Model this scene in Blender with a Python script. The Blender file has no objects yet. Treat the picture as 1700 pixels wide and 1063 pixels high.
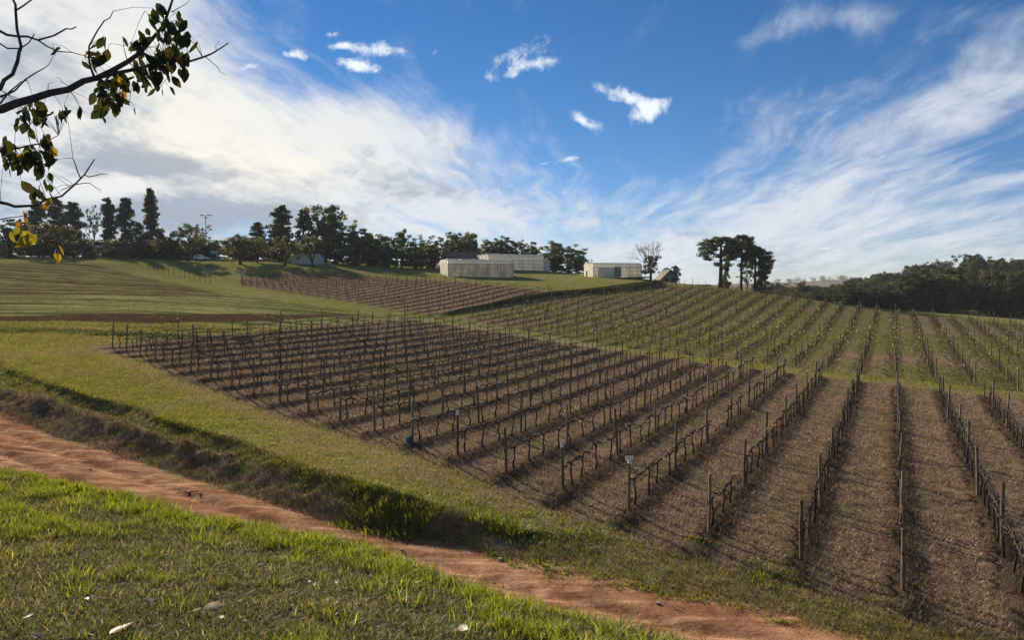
import bpy, math, random
import numpy as np
rad = math.radians
random.seed(7); RS = np.random.RandomState(11)
scene = bpy.context.scene
COL = scene.collection

# ------------------------------------------------------------------ camera, sky, sun, exposure
F = 1214.0; PITCH = math.atan(51.5 / F); CAMZ = 8.0          # the low vineyard ground lies near z = 0
cam_d = bpy.data.cameras.new('camera'); cam = bpy.data.objects.new('camera', cam_d); COL.objects.link(cam)
cam_d.sensor_width = 36; cam_d.lens = 36 * F / 1700; cam_d.clip_start = 0.05; cam_d.clip_end = 12000
cam.location = (0, 0, CAMZ); cam.rotation_euler = (math.pi / 2 - PITCH, 0, 0)
scene.camera = cam

SUN_AZ = -34.0; SUN_EL = 20.0                                 # degrees left of straight ahead, and up
sun_d = bpy.data.lights.new('sun', 'SUN'); sun_d.energy = 5.0; sun_d.angle = rad(1.2); sun_d.color = (1.0, 0.88, 0.70)
sun = bpy.data.objects.new('sun', sun_d); COL.objects.link(sun)
sun.rotation_euler = (rad(90 - SUN_EL), 0, rad(180 - SUN_AZ))
scene.view_settings.view_transform = 'Standard'; scene.view_settings.look = 'None'
scene.view_settings.exposure = 0.95; scene.view_settings.gamma = 1.0

class NT:
    """small helper round a node tree"""
    def __init__(s, tree): s.t = tree; s.n = tree.nodes; s.l = tree.links
    def new(s, typ, **kw):
        n = s.n.new(typ)
        for k, v in kw.items(): setattr(n, k, v)
        return n
    def put(s, sock, v):
        if v is None: return
        if isinstance(v, bpy.types.NodeSocket): s.l.new(v, sock)
        else: sock.default_value = v
    def m(s, op, a, b=None, c=None, clamp=False):
        n = s.new('ShaderNodeMath', operation=op, use_clamp=clamp)
        s.put(n.inputs[0], a); s.put(n.inputs[1], b); s.put(n.inputs[2], c); return n.outputs[0]
    def vm(s, op, a, b=None):
        n = s.new('ShaderNodeVectorMath', operation=op); s.put(n.inputs[0], a); s.put(n.inputs[1], b)
        return n.outputs['Value'] if op in ('LENGTH', 'DOT_PRODUCT') else n.outputs[0]
    def sep(s, v): n = s.new('ShaderNodeSeparateXYZ'); s.put(n.inputs[0], v); return n.outputs
    def comb(s, x, y, z=0.0):
        n = s.new('ShaderNodeCombineXYZ'); s.put(n.inputs[0], x); s.put(n.inputs[1], y); s.put(n.inputs[2], z); return n.outputs[0]
    def noise(s, vec, scale, detail=4, rough=.55, dist=0.0, col=False):
        n = s.new('ShaderNodeTexNoise'); s.put(n.inputs['Vector'], vec); s.put(n.inputs['Scale'], scale)
        s.put(n.inputs['Detail'], detail); s.put(n.inputs['Roughness'], rough); s.put(n.inputs['Distortion'], dist)
        return n.outputs['Color' if col else 'Fac']
    def ss(s, v, lo, hi, a=0.0, b=1.0):
        n = s.new('ShaderNodeMapRange', interpolation_type='SMOOTHSTEP'); s.put(n.inputs[0], v)
        for i, x in enumerate((lo, hi, a, b)): s.put(n.inputs[i + 1], x)
        return n.outputs[0]
    def mix(s, f, a, b, bt='MIX'):
        n = s.new('ShaderNodeMix', data_type='RGBA', blend_type=bt)
        s.put(n.inputs[0], f)
        for i, v in ((6, a), (7, b)):
            s.put(n.inputs[i], (*v, 1) if isinstance(v, tuple) and len(v) == 3 else v)
        return n.outputs[2]

world = bpy.data.worlds.new('World'); scene.world = world; world.use_nodes = True
W = NT(world.node_tree); W.n.clear()
def sky_uv(px, py): return (px - 850) / F, (480 - py) / F
def build_world():
    out = W.new('ShaderNodeOutputWorld')
    sky = W.new('ShaderNodeTexSky', sky_type='NISHITA'); sky.sun_disc = False
    sky.sun_elevation = rad(SUN_EL); sky.sun_rotation = rad(SUN_AZ)
    sky.altitude = 800; sky.air_density = 1.0; sky.dust_density = 0.0; sky.ozone_density = 3.0
    tc = W.new('ShaderNodeTexCoord'); d = W.vm('NORMALIZE', tc.outputs['Generated'])
    x, y, z = W.sep(d)
    bg1 = W.new('ShaderNodeBackground')
    hs = W.new('ShaderNodeHueSaturation'); W.put(hs.inputs['Saturation'], 1.25); W.put(hs.inputs['Color'], sky.outputs[0])
    W.put(bg1.inputs[0], W.mix(W.ss(z, .02, .30), W.mix(1.0, hs.outputs[0], (.80, .83, 1.06), 'MULTIPLY'), W.mix(1.0, hs.outputs[0], (.85, .88, 1.0), 'MULTIPLY'))); bg1.inputs[1].default_value = 0.05
    # direction of view as tangents: to the side and up
    yy = W.m('MAXIMUM', y, 0.06)
    U = W.m('DIVIDE', x, yy); V = W.m('DIVIDE', z, yy); uv = W.comb(U, V, 0)
    zz = W.m('ADD', W.m('MAXIMUM', z, 0.0), 0.10)
    q = W.comb(W.m('DIVIDE', W.m('SUBTRACT', x, W.m('MULTIPLY', y, .09)), zz), W.m('DIVIDE', y, zz), 0)      # cloud deck seen in perspective
    wn = W.noise(q, .55, 3, .5, 0, True)
    qw = W.vm('ADD', q, W.vm('SCALE', wn, None))
    qw.node.inputs[1].links[0].from_node.inputs['Scale'].default_value = .75
    mp = W.new('ShaderNodeMapping'); W.put(mp.inputs[0], qw); mp.inputs['Scale'].default_value = (1.7, .34, 1)
    streak = W.noise(mp.outputs[0], 2.1, 10, .62, .35)
    mp2 = W.new('ShaderNodeMapping'); W.put(mp2.inputs[0], qw); mp2.inputs['Scale'].default_value = (3.0, 1.0, 1)
    fine = W.noise(mp2.outputs[0], 3.0, 9, .66, .3)
    soft = W.noise(W.vm('MULTIPLY', uv, (1.0, 2.0, 1.0)), 4.6, 8, .62, .5)
    def blob(px, py, rx, ry, ang, amp):
        u, v = sky_uv(px, py)
        m = W.new('ShaderNodeMapping', vector_type='TEXTURE'); W.put(m.inputs[0], uvw)
        m.inputs['Location'].default_value = (u, v, 0); m.inputs['Rotation'].default_value = (0, 0, rad(ang))
        m.inputs['Scale'].default_value = (rx / F, ry / F, 1)
        r = W.vm('LENGTH', m.outputs[0])
        return W.m('MULTIPLY', W.m('POWER', 2.718, W.m('MULTIPLY', W.m('MULTIPLY', r, r), -1.0)), amp)
    nw = W.noise(uv, 3.0, 6, .6, 0, True)
    vs = W.new('ShaderNodeVectorMath', operation='SCALE'); W.put(vs.inputs[0], W.vm('SUBTRACT', nw, (.5, .5, .5))); vs.inputs['Scale'].default_value = .10
    uvw = W.vm('ADD', uv, vs.outputs[0])
    def total(lst):
        t = None
        for b in lst: e = blob(*b); t = e if t is None else W.m('ADD', t, e)
        return t
    # broad sheets of cloud (px, py, half axes, tilt, amount); negative ones are the blue gaps
    big = total([(60, 40, 420, 330, 0, 1.25), (120, 300, 560, 180, 0, .9), (560, 300, 360, 95, -10, .78), (600, 205, 300, 34, -9, .42), (800, 345, 260, 42, -8, .45),
                 (1300, 335, 330, 60, 24, .62), (1560, 170, 280, 60, 20, .55), (1250, 70, 220, 20, 14, .30), (1480, 40, 200, 24, 8, .38), (1500, 410, 460, 80, 3, .80), (1180, 290, 160, 30, 38, .30),
                 (1640, 300, 130, 22, 4, .40), (1150, 400, 300, 30, 10, .3),
                 (700, 70, 330, 95, -4, -.75), (1080, 210, 230, 110, 30, -.50), (1620, 235, 140, 34, 10, -.35), (1090, 372, 70, 36, 0, -.18), (980, 400, 110, 14, 0, -.3), (500, 150, 90, 30, 0, -.2)])
    dens = W.m('ADD', big, W.m('MULTIPLY', W.m('SUBTRACT', streak, .5), 2.6))
    dens = W.m('ADD', dens, W.m('MULTIPLY', W.m('SUBTRACT', fine, .5), .9))
    cov = W.m('MULTIPLY', W.ss(dens, -.15, 1.35), .95)
    # small broken puffs
    puff = total([(645, 100, 46, 13, -6, 1.1), (598, 125, 44, 11, -14, 1.4), (575, 93, 22, 9, 0, 1.3), (495, 108, 26, 10, -12, 1.4), (432, 125, 14, 7, 0, 1.2),
                  (870, 122, 74, 12, 6, .95), (880, 95, 80, 18, 10, .62), (1040, 165, 62, 14, -22, 1.15), (1068, 193, 34, 17, 20, 1.15), (975, 202, 34, 9, -20, 1.15),
                  (945, 263, 22, 5, 8, 1.0), (905, 270, 18, 3, 4, .8), (715, 100, 8, 6, 0, .7), (560, 72, 14, 6, 0, .7), (1390, 412, 60, 3, 2, .6)])
    pn = W.noise(uv, 30, 9, .72, .25)
    pcov = W.m('MULTIPLY', W.ss(W.m('ADD', puff, W.m('MULTIPLY', W.m('SUBTRACT', pn, .52), 3.2)), .32, 1.4), W.ss(puff, .12, .5, 0, .95))
    # cloud colour: warm white, blue-grey where it is thick
    shade = total([(120, 150, 260, 110, -10, .6), (240, 275, 120, 20, -4, 1.1), (150, 365, 360, 45, 0, .85), (620, 300, 260, 26, -8, .6), (40, 60, 160, 90, 30, .45), (350, 350, 260, 30, 0, .7), (700, 270, 120, 30, 0, .4), (1300, 420, 300, 30, 0, .25)])
    sh = W.ss(W.m('ADD', W.m('ADD', shade, W.m('MULTIPLY', W.m('SUBTRACT', fine, .5), -1.4)), W.m('MULTIPLY', W.m('SUBTRACT', soft, .5), 3.6)), .05, 1.25)
    glow = W.m('MINIMUM', total([(330, 240, 330, 150, -8, .8), (200, -60, 420, 240, 0, .5), (480, 270, 160, 26, -6, .4)]), 1.0)
    lit = W.mix(glow, (.78, .82, .88), (1.05, 1.0, .88)); grey = W.mix(glow, (.34, .41, .53), (.50, .52, .55))
    ccol = W.mix(sh, lit, grey)
    bg2 = W.new('ShaderNodeBackground'); W.put(bg2.inputs[0], ccol); bg2.inputs[1].default_value = .51
    bg3 = W.new('ShaderNodeBackground'); bg3.inputs[0].default_value = (.50, .53, .56, 1)
    mx = W.new('ShaderNodeMixShader'); W.put(mx.inputs[0], cov); W.put(mx.inputs[1], bg1.outputs[0]); W.put(mx.inputs[2], bg2.outputs[0])
    mx2 = W.new('ShaderNodeMixShader'); W.put(mx2.inputs[0], pcov); W.put(mx2.inputs[1], mx.outputs[0]); W.put(mx2.inputs[2], bg3.outputs[0])
    W.put(out.inputs[0], mx2.outputs[0])
build_world()

# ------------------------------------------------------------------ helpers
ct, st = math.cos(PITCH), math.sin(PITCH)
def P(px, py, Y):
    """point on the sight line through a photo pixel at forward distance Y"""
    u = (px - 850) / F; v = (531.5 - py) / F
    dy = ct + v * st; dz = -st + v * ct
    k = Y / dy
    return np.array([u * k, Y, CAMZ + dz * k])
def to_px(x, y, z):
    dz = z - CAMZ; dep = y * ct - dz * st; up = y * st + dz * ct
    return 850 + F * x / dep, 531.5 - F * up / dep

def tag(o, label=None, cat=None, group=None, kind=None):
    if label: o['label'] = label
    if cat: o['category'] = cat
    if group: o['group'] = group
    if kind: o['kind'] = kind
    return o
def link(name, data, parent=None):
    o = bpy.data.objects.new(name, data); COL.objects.link(o)
    if parent: o.parent = parent
    return o
def empty(name, loc, rz=0.0, sc=None):
    o = link(name, None); o.location = loc; o.rotation_euler = (0, 0, rz); o.empty_display_size = .3
    if sc: o.scale = sc
    return o

def np_mesh(name, V, Fc, mat, col=None, smooth=False):
    """V (n,3), Fc (m,k) all faces with k corners"""
    V = np.asarray(V, np.float32); Fc = np.asarray(Fc, np.int32)
    me = bpy.data.meshes.new(name); m, k = Fc.shape
    me.vertices.add(len(V)); me.vertices.foreach_set('co', V.ravel())
    me.loops.add(m * k); me.loops.foreach_set('vertex_index', Fc.ravel())
    me.polygons.add(m); me.polygons.foreach_set('loop_start', np.arange(m, dtype=np.int32) * k)
    try: me.polygons.foreach_set('loop_total', np.full(m, k, np.int32))
    except Exception: pass
    me.update(calc_edges=True)
    if smooth: me.polygons.foreach_set('use_smooth', np.ones(m, bool))
    if col is not None:
        a = me.color_attributes.new('Col', 'FLOAT_COLOR', 'POINT')
        c = np.ones((len(V), 4), np.float32); c[:, :3] = col; a.data.foreach_set('color', c.ravel())
    if mat: me.materials.append(mat)
    return me

class MB:
    def __init__(s): s.v = []; s.f = []; s.c = []
    def add(s, vs, fs, col=(1, 1, 1)):
        o = len(s.v); s.v += [tuple(p) for p in vs]; s.f += [tuple(i + o for i in f) for f in fs]; s.c += [col] * len(vs); return s
    def box(s, c, sz, rz=0.0, col=(1, 1, 1), taper=1.0):
        hx, hy, hz = sz[0] / 2, sz[1] / 2, sz[2] / 2; co, si = math.cos(rz), math.sin(rz); vs = []
        for k, t in ((-1, 1.0), (1, taper)):
            for i, j in ((-1, -1), (1, -1), (1, 1), (-1, 1)):
                x, y = i * hx * t, j * hy * t; vs.append((c[0] + x * co - y * si, c[1] + x * si + y * co, c[2] + k * hz))
        return s.add(vs, [(3, 2, 1, 0), (4, 5, 6, 7), (0, 1, 5, 4), (1, 2, 6, 5), (2, 3, 7, 6), (3, 0, 4, 7)], col)
    def tube(s, pts, rs, n=6, col=(1, 1, 1), cap=True):
        pts = [np.array(p, float) for p in pts]; vs = []; fs = []
        if not hasattr(rs, '__len__'): rs = [rs] * len(pts)
        ref = None
        for i, p in enumerate(pts):
            d = pts[min(i + 1, len(pts) - 1)] - pts[max(i - 1, 0)]; d = d / (np.linalg.norm(d) + 1e-9)
            if ref is None: ref = np.array((1, 0, 0)) if abs(d[0]) < .8 else np.array((0, 1, 0))
            a = ref - d * ref.dot(d); a /= np.linalg.norm(a) + 1e-9; b = np.cross(d, a); ref = a
            for k in range(n):
                t = 2 * math.pi * k / n; vs.append(p + (a * math.cos(t) + b * math.sin(t)) * rs[i])
        for i in range(len(pts) - 1):
            for k in range(n):
                k2 = (k + 1) % n; fs.append((i * n + k, i * n + k2, (i + 1) * n + k2, (i + 1) * n + k))
        if cap: fs += [tuple(range(n))[::-1], tuple((len(pts) - 1) * n + k for k in range(n))]
        return s.add(vs, fs, col)
    def mesh(s, name, mat, smooth=False):
        me = bpy.data.meshes.new(name); me.from_pydata(s.v, [], s.f)
        a = me.color_attributes.new('Col', 'FLOAT_COLOR', 'POINT')
        c = np.ones((len(s.v), 4), np.float32); c[:, :3] = np.array(s.c).reshape(-1, 3); a.data.foreach_set('color', c.ravel())
        if smooth: me.polygons.foreach_set('use_smooth', [True] * len(s.f))
        me.materials.append(mat); me.update(); return me
    def build(s, name, mat, parent=None, smooth=False): return link(name, s.mesh(name, mat, smooth), parent)

def vnoise(x, y, sc, seed=0):
    """smooth value noise in 0..1"""
    x = np.asarray(x, float) / sc + seed * 17.3; y = np.asarray(y, float) / sc - seed * 9.7
    xi = np.floor(x); yi = np.floor(y); fx = x - xi; fy = y - yi; fx = fx * fx * (3 - 2 * fx); fy = fy * fy * (3 - 2 * fy)
    def h(a, b):
        v = np.sin(a * 127.1 + b * 311.7 + seed * 74.7) * 43758.5453; return v - np.floor(v)
    return (h(xi, yi) * (1 - fx) + h(xi + 1, yi) * fx) * (1 - fy) + (h(xi, yi + 1) * (1 - fx) + h(xi + 1, yi + 1) * fx) * fy
def fbm(x, y, sc, seed=0, o=3):
    t = 0; a = .5; n = 0
    for i in range(o): t = t + a * vnoise(x, y, sc / 2 ** i, seed + i * 3); n += a; a *= .5
    return t / n
def sstep(v, lo, hi):
    t = np.clip((v - lo) / (hi - lo), 0, 1); return t * t * (3 - 2 * t)
def poly_sd(poly, x, y):
    """signed distance to a polygon, positive inside"""
    p = np.asarray(poly, float)[:, :2]; d = np.full(np.shape(x), 1e9); ins = np.zeros(np.shape(x), bool)
    for i in range(len(p)):
        a, b = p[i], p[(i + 1) % len(p)]; e = b - a
        wx, wy = x - a[0], y - a[1]; t = np.clip((wx * e[0] + wy * e[1]) / (e @ e), 0, 1)
        d = np.minimum(d, (wx - e[0] * t) ** 2 + (wy - e[1] * t) ** 2)
        if a[1] != b[1]:
            c = ((a[1] > y) != (b[1] > y)) & (x < (b[0] - a[0]) * (y - a[1]) / (b[1] - a[1]) + a[0]); ins ^= c
    d = np.sqrt(d); return np.where(ins, d, -d)

# ------------------------------------------------------------------ the lie of the land
END_PX = [(1499, 990), (1330, 939), (1177, 892), (1044, 851), (935, 817), (841, 788), (760, 764), (685, 741), (622, 723), (564, 704), (513, 690),
          (465, 675), (422, 660), (385, 646), (350, 632), (317, 620), (286, 609), (258, 600), (233, 592), (210, 586), (187, 579)]
ROWS = {k: P(px, py, 17.4 * (1 + .101 * k)) for k, (px, py) in enumerate(END_PX)}
RD = np.array([.462, .887]); RN = np.array([-.887, .462]); DK = (ROWS[20] - ROWS[0])[:2] / 20
SP = float(DK @ RN)                                                    # spacing of the rows, square to them
for k in range(-9, 0):
    p = ROWS[0].copy(); p[:2] += DK * k; p[2] = .62 + .02 * k; ROWS[k] = p
AN = [tuple(ROWS[k]) for k in (0, 3, 6, 10, 13, 16, 20)]
AN += [tuple(P(*a)) for a in [
    (0, 580, 47), (0, 550, 58), (0, 520, 72), (0, 490, 95), (0, 437, 140), (180, 437, 150), (200, 520, 73), (200, 490, 95), (300, 475, 118), (400, 520, 80), (350, 548, 66),
    (700, 533, 87), (506, 490, 113), (400, 474, 128), (615, 507, 102), (711, 524, 93), (243, 447, 150), (480, 452, 150), (600, 457, 145), (700, 466, 135), (800, 472, 130), (900, 484, 122), (950, 490, 118),
    (744, 459, 150), (852, 461, 154), (950, 470, 140), (790, 520, 97), (870, 505, 108), (960, 490, 120), (1050, 480, 130), (1100, 476, 133), (1100, 467, 142), (1065, 462, 160), (975, 459, 165), (1108, 473, 152),
    (1180, 477, 138), (1250, 485, 133), (1300, 494, 127), (1400, 509, 120), (1500, 520, 118), (1700, 538, 112), (1490, 645, 51), (1700, 680, 43.7), (1280, 615, 59), (1000, 575, 72), (850, 550, 80),
    (1100, 530, 98), (1300, 560, 84), (1500, 570, 80), (1700, 600, 66), (100, 430, 168), (320, 432, 178), (400, 437, 167), (520, 438, 167), (600, 442, 177), (700, 446, 182), (900, 450, 177), (960, 455, 182),
    (250, 428, 230), (600, 436, 240), (900, 455, 240), (1430, 513, 150), (1600, 523, 150), (1700, 531, 150), (1700, 460, 270), (1500, 484, 260), (1400, 500, 225), (1300, 506, 180), (1200, 500, 185)]]
AN = np.array(AN)
def tps(r2): return np.where(r2 > 0, r2 * np.log(np.maximum(r2, 1e-9)), 0) * .5
def fit():
    n = len(AN); X = AN[:, :2] / 50
    A = np.zeros((n + 3, n + 3)); d = X[:, None] - X[None]; A[:n, :n] = tps((d ** 2).sum(-1)) + np.eye(n) * .004
    A[:n, n] = 1; A[:n, n + 1:] = X; A[n, :n] = 1; A[n + 1:, :n] = X.T
    b = np.zeros(n + 3); b[:n] = AN[:, 2]; return np.linalg.solve(A, b), X
TW, TX = fit()
def field(x, y):
    x0 = np.asarray(x, float); y0 = np.asarray(y, float); xc = np.clip(x0, -130, 170) / 50; yc = np.clip(y0, 8, 275) / 50
    z = TW[-3] + TW[-2] * xc + TW[-1] * yc
    for i in range(len(TX)): z = z + TW[i] * tps((xc - TX[i, 0]) ** 2 + (yc - TX[i, 1]) ** 2)
    far = sstep(np.maximum(np.abs(x0) - 130, y0 - 275), 20, 500)
    return z * (1 - far) + (-14) * far
# lines along the track: x -> (forward distance, height); heights relative to the eye
RZ = [(-60, -4.6), (-31, -5.3), (-19.6, -6.0), (-12, -6.6), (-5.4, -7.0), (.7, -7.3), (4.6, -7.4), (12, -7.6), (40, -7.8)]
L1 = [(-60, 44, -2.0), (-25, 22, -2.4), (-15, 15.5, -2.6), (-7.7, 11, -2.78), (-4.7, 9.5, -2.83), (-2.36, 8.2, -2.85), (-.9, 7.4, -2.86), (.26, 6.45, -2.86), (1.4, 5.85, -2.86), (2.5, 5.3, -2.85), (5, 4.0, -2.8), (15, 0.5, -2.6), (60, -6, -2.6)]
L3 = [(-60, 54), (-40, 43), (-23, 33), (-14.6, 27.3), (-8.8, 23.8), (-5.4, 21.7), (-2.5, 20.4), (0, 19.3), (2.9, 18.2), (5.0, 17.2), (6.1, 16.4), (7.1, 15.7), (10, 13.4), (15, 9.5), (60, 0)]
L4 = [(-60, 64, -3.9), (-31, 44, -4.5), (-22.3, 36, -4.9), (-15.7, 31.8, -5.5), (-12.6, 29.4, -5.7), (-9.2, 26.5, -6.0), (-6.2, 24.1, -6.15), (-4.3, 22.7, -6.25), (-2.3, 21.6, -6.6), (0, 20.9, -6.95), (2.4, 20.6, -7.12), (4.9, 19.2, -7.26), (7.2, 17.4, -7.36), (10, 15.3, -7.44), (15, 10.5, -7.5), (60, 1, -7.6)]
def ip(L, x, j=1): L = np.array(L); return np.interp(x, L[:, 0], L[:, j])
def lines(x):
    xa = x + .8 * (vnoise(x, x * 0, 2.7, 5) - .5)
    y1 = ip(L1, x) + .35 * (vnoise(x, x * 0, 1.1, 2) - .5); y3 = ip(L3, xa) + .5 * (vnoise(x, x * 0, 1.9, 3) - .5)
    y4 = ip(L4, xa) + .55 * (vnoise(x, x * 0, 1.3, 4) - .5); return y1, y1 + 4.2, y3, np.maximum(y4, y3 + .3)
def height(x, y):
    x = np.asarray(x, float); y = np.asarray(y, float); sh = x.shape; x = np.atleast_1d(x); y = np.atleast_1d(y)
    y1, y2, y3, y4 = lines(x); rz = ip(RZ, x); z1 = ip(L1, x, 2); z4l = ip(L4, x, 2)
    fz = field(x, y) - CAMZ
    # near the edge of the far bank the field takes the height of the edge line
    wgt = np.exp(-np.clip(y - y4, 0, 60) / 5.0); f4 = field(x, np.maximum(y4, 0)) - CAMZ
    fz = fz + wgt * np.clip(z4l - f4, -1.2, 1.2)
    e4 = f4 + np.clip(z4l - f4, -1.2, 1.2)
    near = -1.6 + (z1 + 1.6) * np.clip(y / np.maximum(y1, .5), 0, 1) + .05 * (fbm(x, y, 1.2, 1) - .5)
    t = np.clip((y - y1) / 4.2, 0, 1); slope = z1 + (rz - z1) * (t * t * (3 - 2 * t) * .35 + t * .65) + .12 * (fbm(x, y, .8, 2) - .5) * np.sin(t * 3.14)
    road = rz + .13 * (fbm(x, y, 1.6, 7) - .5) + .09 * (fbm(x * .35 + y * .1, y + x * .45, .5, 9) - .5)
    mid = (y2 + y3) / 2 + (y3 - y2) * .12
    for o in (-.2, 1.5): road = road - .12 * np.exp(-((y - mid - o) / .22) ** 2)
    s = np.clip((y - y3) / np.maximum(y4 - y3, .1), 0, 1)
    pl = np.interp(s, [0, .3, .48, .56, .72, .92, 1], [0, .30, .72, .70, .52, .70, 1]); pr = np.interp(s, [0, .35, .7, 1], [0, .35, .72, 1])
    lw = sstep(-x, 8, 14); prof = pl * lw + pr * (1 - lw)
    bank = rz + (e4 - rz) * prof + (.38 * (fbm(x, y, 1.3, 12) - .5) + .30 * (fbm(x, y, .3, 13) - .5)) * np.sin(s * 3.14) * np.clip(-x / 4 + .5, .25, 1)
    z = np.where(y < y1, near, np.where(y < y2, slope, np.where(y < y3, road, np.where(y < y4, bank, fz + .07 * (fbm(x, y, 1.1, 20) - .5)))))
    rr_ = ((x - ROWS[0][0]) * RN[0] + (y - ROWS[0][1]) * RN[1]) / SP; f_ = np.abs((rr_ + .5) % 1 - .5) * abs(SP)
    inb = (poly_sd(BLOCK1, x, y) > 0) & (y < 75); z = z + np.where(inb, .13 * np.exp(-(f_ / .38) ** 2) + .10 * (fbm(x, y, .5, 22) - .5), 0)
    # the low dark berm between the two upper vineyards, and the ditch edge on the left
    bd = poly_sd(BERM, x, y); z = z + sstep(bd, -1.5, 1.2) * .6
    z = z - .35 * np.exp(-((y - np.interp(x, [-60, -22], [59, 62]) - .8 * (vnoise(x, x * 0, 3, 31) - .5)) / .7) ** 2) * sstep(-x, 18, 26)
    return (z + CAMZ).reshape(sh)
PP = lambda l: [tuple(P(*a)[:2]) for a in l]
BERM = PP([(735, 524, 93), (850, 505, 107), (960, 488, 119), (1100, 474, 133), (1095, 467, 140), (1010, 478, 131), (940, 486, 122), (850, 498, 112), (760, 515, 98)])
e0 = lambda k, L: tuple(ROWS[k][:2] + RD * L)
BLOCK1 = [e0(-9, -1.2), e0(0, -1.4), e0(5, -1.3), e0(10, -1.2), e0(15, -1.1), e0(20, -1.1), (e0(20, -1.1)[0] + DK[0] * .8, e0(20, -1.1)[1] + DK[1] * .8), (e0(20, 38)[0] + DK[0] * .6, e0(20, 38)[1] + DK[1] * .6), e0(10, 38.6), e0(0, 38.8), e0(-9, 38)]
BLOCK2 = [e0(-9, 42.5), e0(0, 43), e0(10, 43)] + PP([(790, 540, 88), (770, 524, 94), (860, 507, 106), (960, 492, 118), (1050, 482, 128), (1120, 478, 133), (1190, 480, 136), (1260, 490, 133), (1400, 512, 121), (1500, 524, 117), (1700, 543, 109), (1900, 560, 100)])
BLOCK3 = PP([(395, 476, 127), (506, 492, 112.5), (615, 509, 101.5), (715, 526, 92), (760, 517, 97), (860, 501, 110), (945, 491, 118), (880, 480, 124), (790, 470, 131), (690, 464, 137), (580, 457, 145), (480, 454, 149), (400, 464, 138)])
PLOUGH = PP([(-200, 437, 140), (0, 439, 139), (150, 441, 145), (190, 443, 143), (290, 462, 124), (395, 487, 101), (200, 492, 93), (0, 492, 93), (-200, 492, 93)])
STRIP = PP([(-200, 536, 62), (0, 531, 65), (250, 529, 67), (450, 524, 75), (615, 516, 92), (500, 517, 84), (300, 521, 75), (0, 524, 69), (-200, 529, 66)])
BEDS = PP([(-200, 437, 140), (150, 438, 148), (290, 460, 125), (430, 490, 104), (620, 518, 90), (450, 548, 67), (0, 550, 58), (-200, 550, 57)])

def zones(x, y):
    wx = x + 1.2 * (fbm(x, y, 2.6, 41) - .5); wy = y + 1.2 * (fbm(x, y, 2.6, 45) - .5)
    y1, y2, y3, y4 = lines(x); Z = {}
    w = .5 * (fbm(x, y, .9, 50) - .5)
    Z['near'] = sstep(y1 - y, -.9, -.5)
    lo = .30 * (y4 - y3) * sstep(vnoise(x, x * 0, 2.1, 52), .2, .8); w = w + 1.1 * (fbm(x, y, .55, 53) - .5); Z['road'] = sstep(y - y2 + w, -.3, .3) * sstep(y3 + lo - y + w * 2, -.45, .45)
    Z['bank'] = sstep(y - y3 - lo + w, -.45, .35) * sstep(y3 + .62 * (y4 - y3) - y + w * 1.6, -.35, .3) * (1 - .75 * sstep(x, -.5, 1.0) * sstep(fbm(x, y, .8, 55), .35, .5))
    Z['v1'] = sstep(poly_sd(BLOCK1, wx, wy), -.7, .5); Z['v2'] = sstep(poly_sd(BLOCK2, wx, wy), -.8, .8); Z['v3'] = sstep(poly_sd(BLOCK3, wx, wy), -.8, .8)
    Z['plough'] = sstep(poly_sd(PLOUGH, wx, wy), -1.5, 1.5); Z['strip'] = sstep(poly_sd(STRIP, x, y + .5 * (wy - y)), -.4, .4); Z['beds'] = sstep(poly_sd(BEDS, wx, wy), -1, 1)
    Z['berm'] = sstep(poly_sd(BERM, wx, wy), -1.2, .4)
    return Z

# ------------------------------------------------------------------ materials
def mat(name, rough=.9, spec=.2):
    m = bpy.data.materials.new(name); m.use_nodes = True; t = NT(m.node_tree)
    b = t.n['Principled BSDF']; b.inputs['Roughness'].default_value = rough; b.inputs['Specular IOR Level'].default_value = spec
    return m, t, b
def simple(name, c1, c2, scale=8, rough=.85, bump=.3, spec=.2, stretch=(1, 1, 1), usecol=False, detail=6):
    m, t, b = mat(name, rough, spec); tc = t.new('ShaderNodeTexCoord'); mp = t.new('ShaderNodeMapping'); t.put(mp.inputs[0], tc.outputs['Object']); mp.inputs['Scale'].default_value = stretch
    n = t.noise(mp.outputs[0], scale, detail, .6); c = t.mix(t.ss(n, .3, .7), c1, c2)
    if usecol:
        a = t.new('ShaderNodeAttribute', attribute_name='Col'); c = t.mix(1.0, c, a.outputs['Color'], 'MULTIPLY')
    t.put(b.inputs['Base Color'], c)
    if bump:
        bp = t.new('ShaderNodeBump'); bp.inputs['Strength'].default_value = bump; bp.inputs['Distance'].default_value = .02; t.put(bp.inputs['Height'], n); t.put(b.inputs['Normal'], bp.outputs[0])
    return m
def film(name, c1, c2, sc, tr_=.5):
    m = simple(name, c1, c2, sc, .55, .1, .3, (1, 1, .5)); t = NT(m.node_tree); b = t.n['Principled BSDF']; src = b.inputs['Base Color'].links[0].from_socket
    tr = t.new('ShaderNodeBsdfTranslucent'); t.put(tr.inputs[0], src); mx = t.new('ShaderNodeMixShader'); mx.inputs[0].default_value = tr_
    t.put(mx.inputs[1], b.outputs[0]); t.put(mx.inputs[2], tr.outputs[0]); t.put(t.n['Material Output'].inputs[0], mx.outputs[0]); return m
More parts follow.
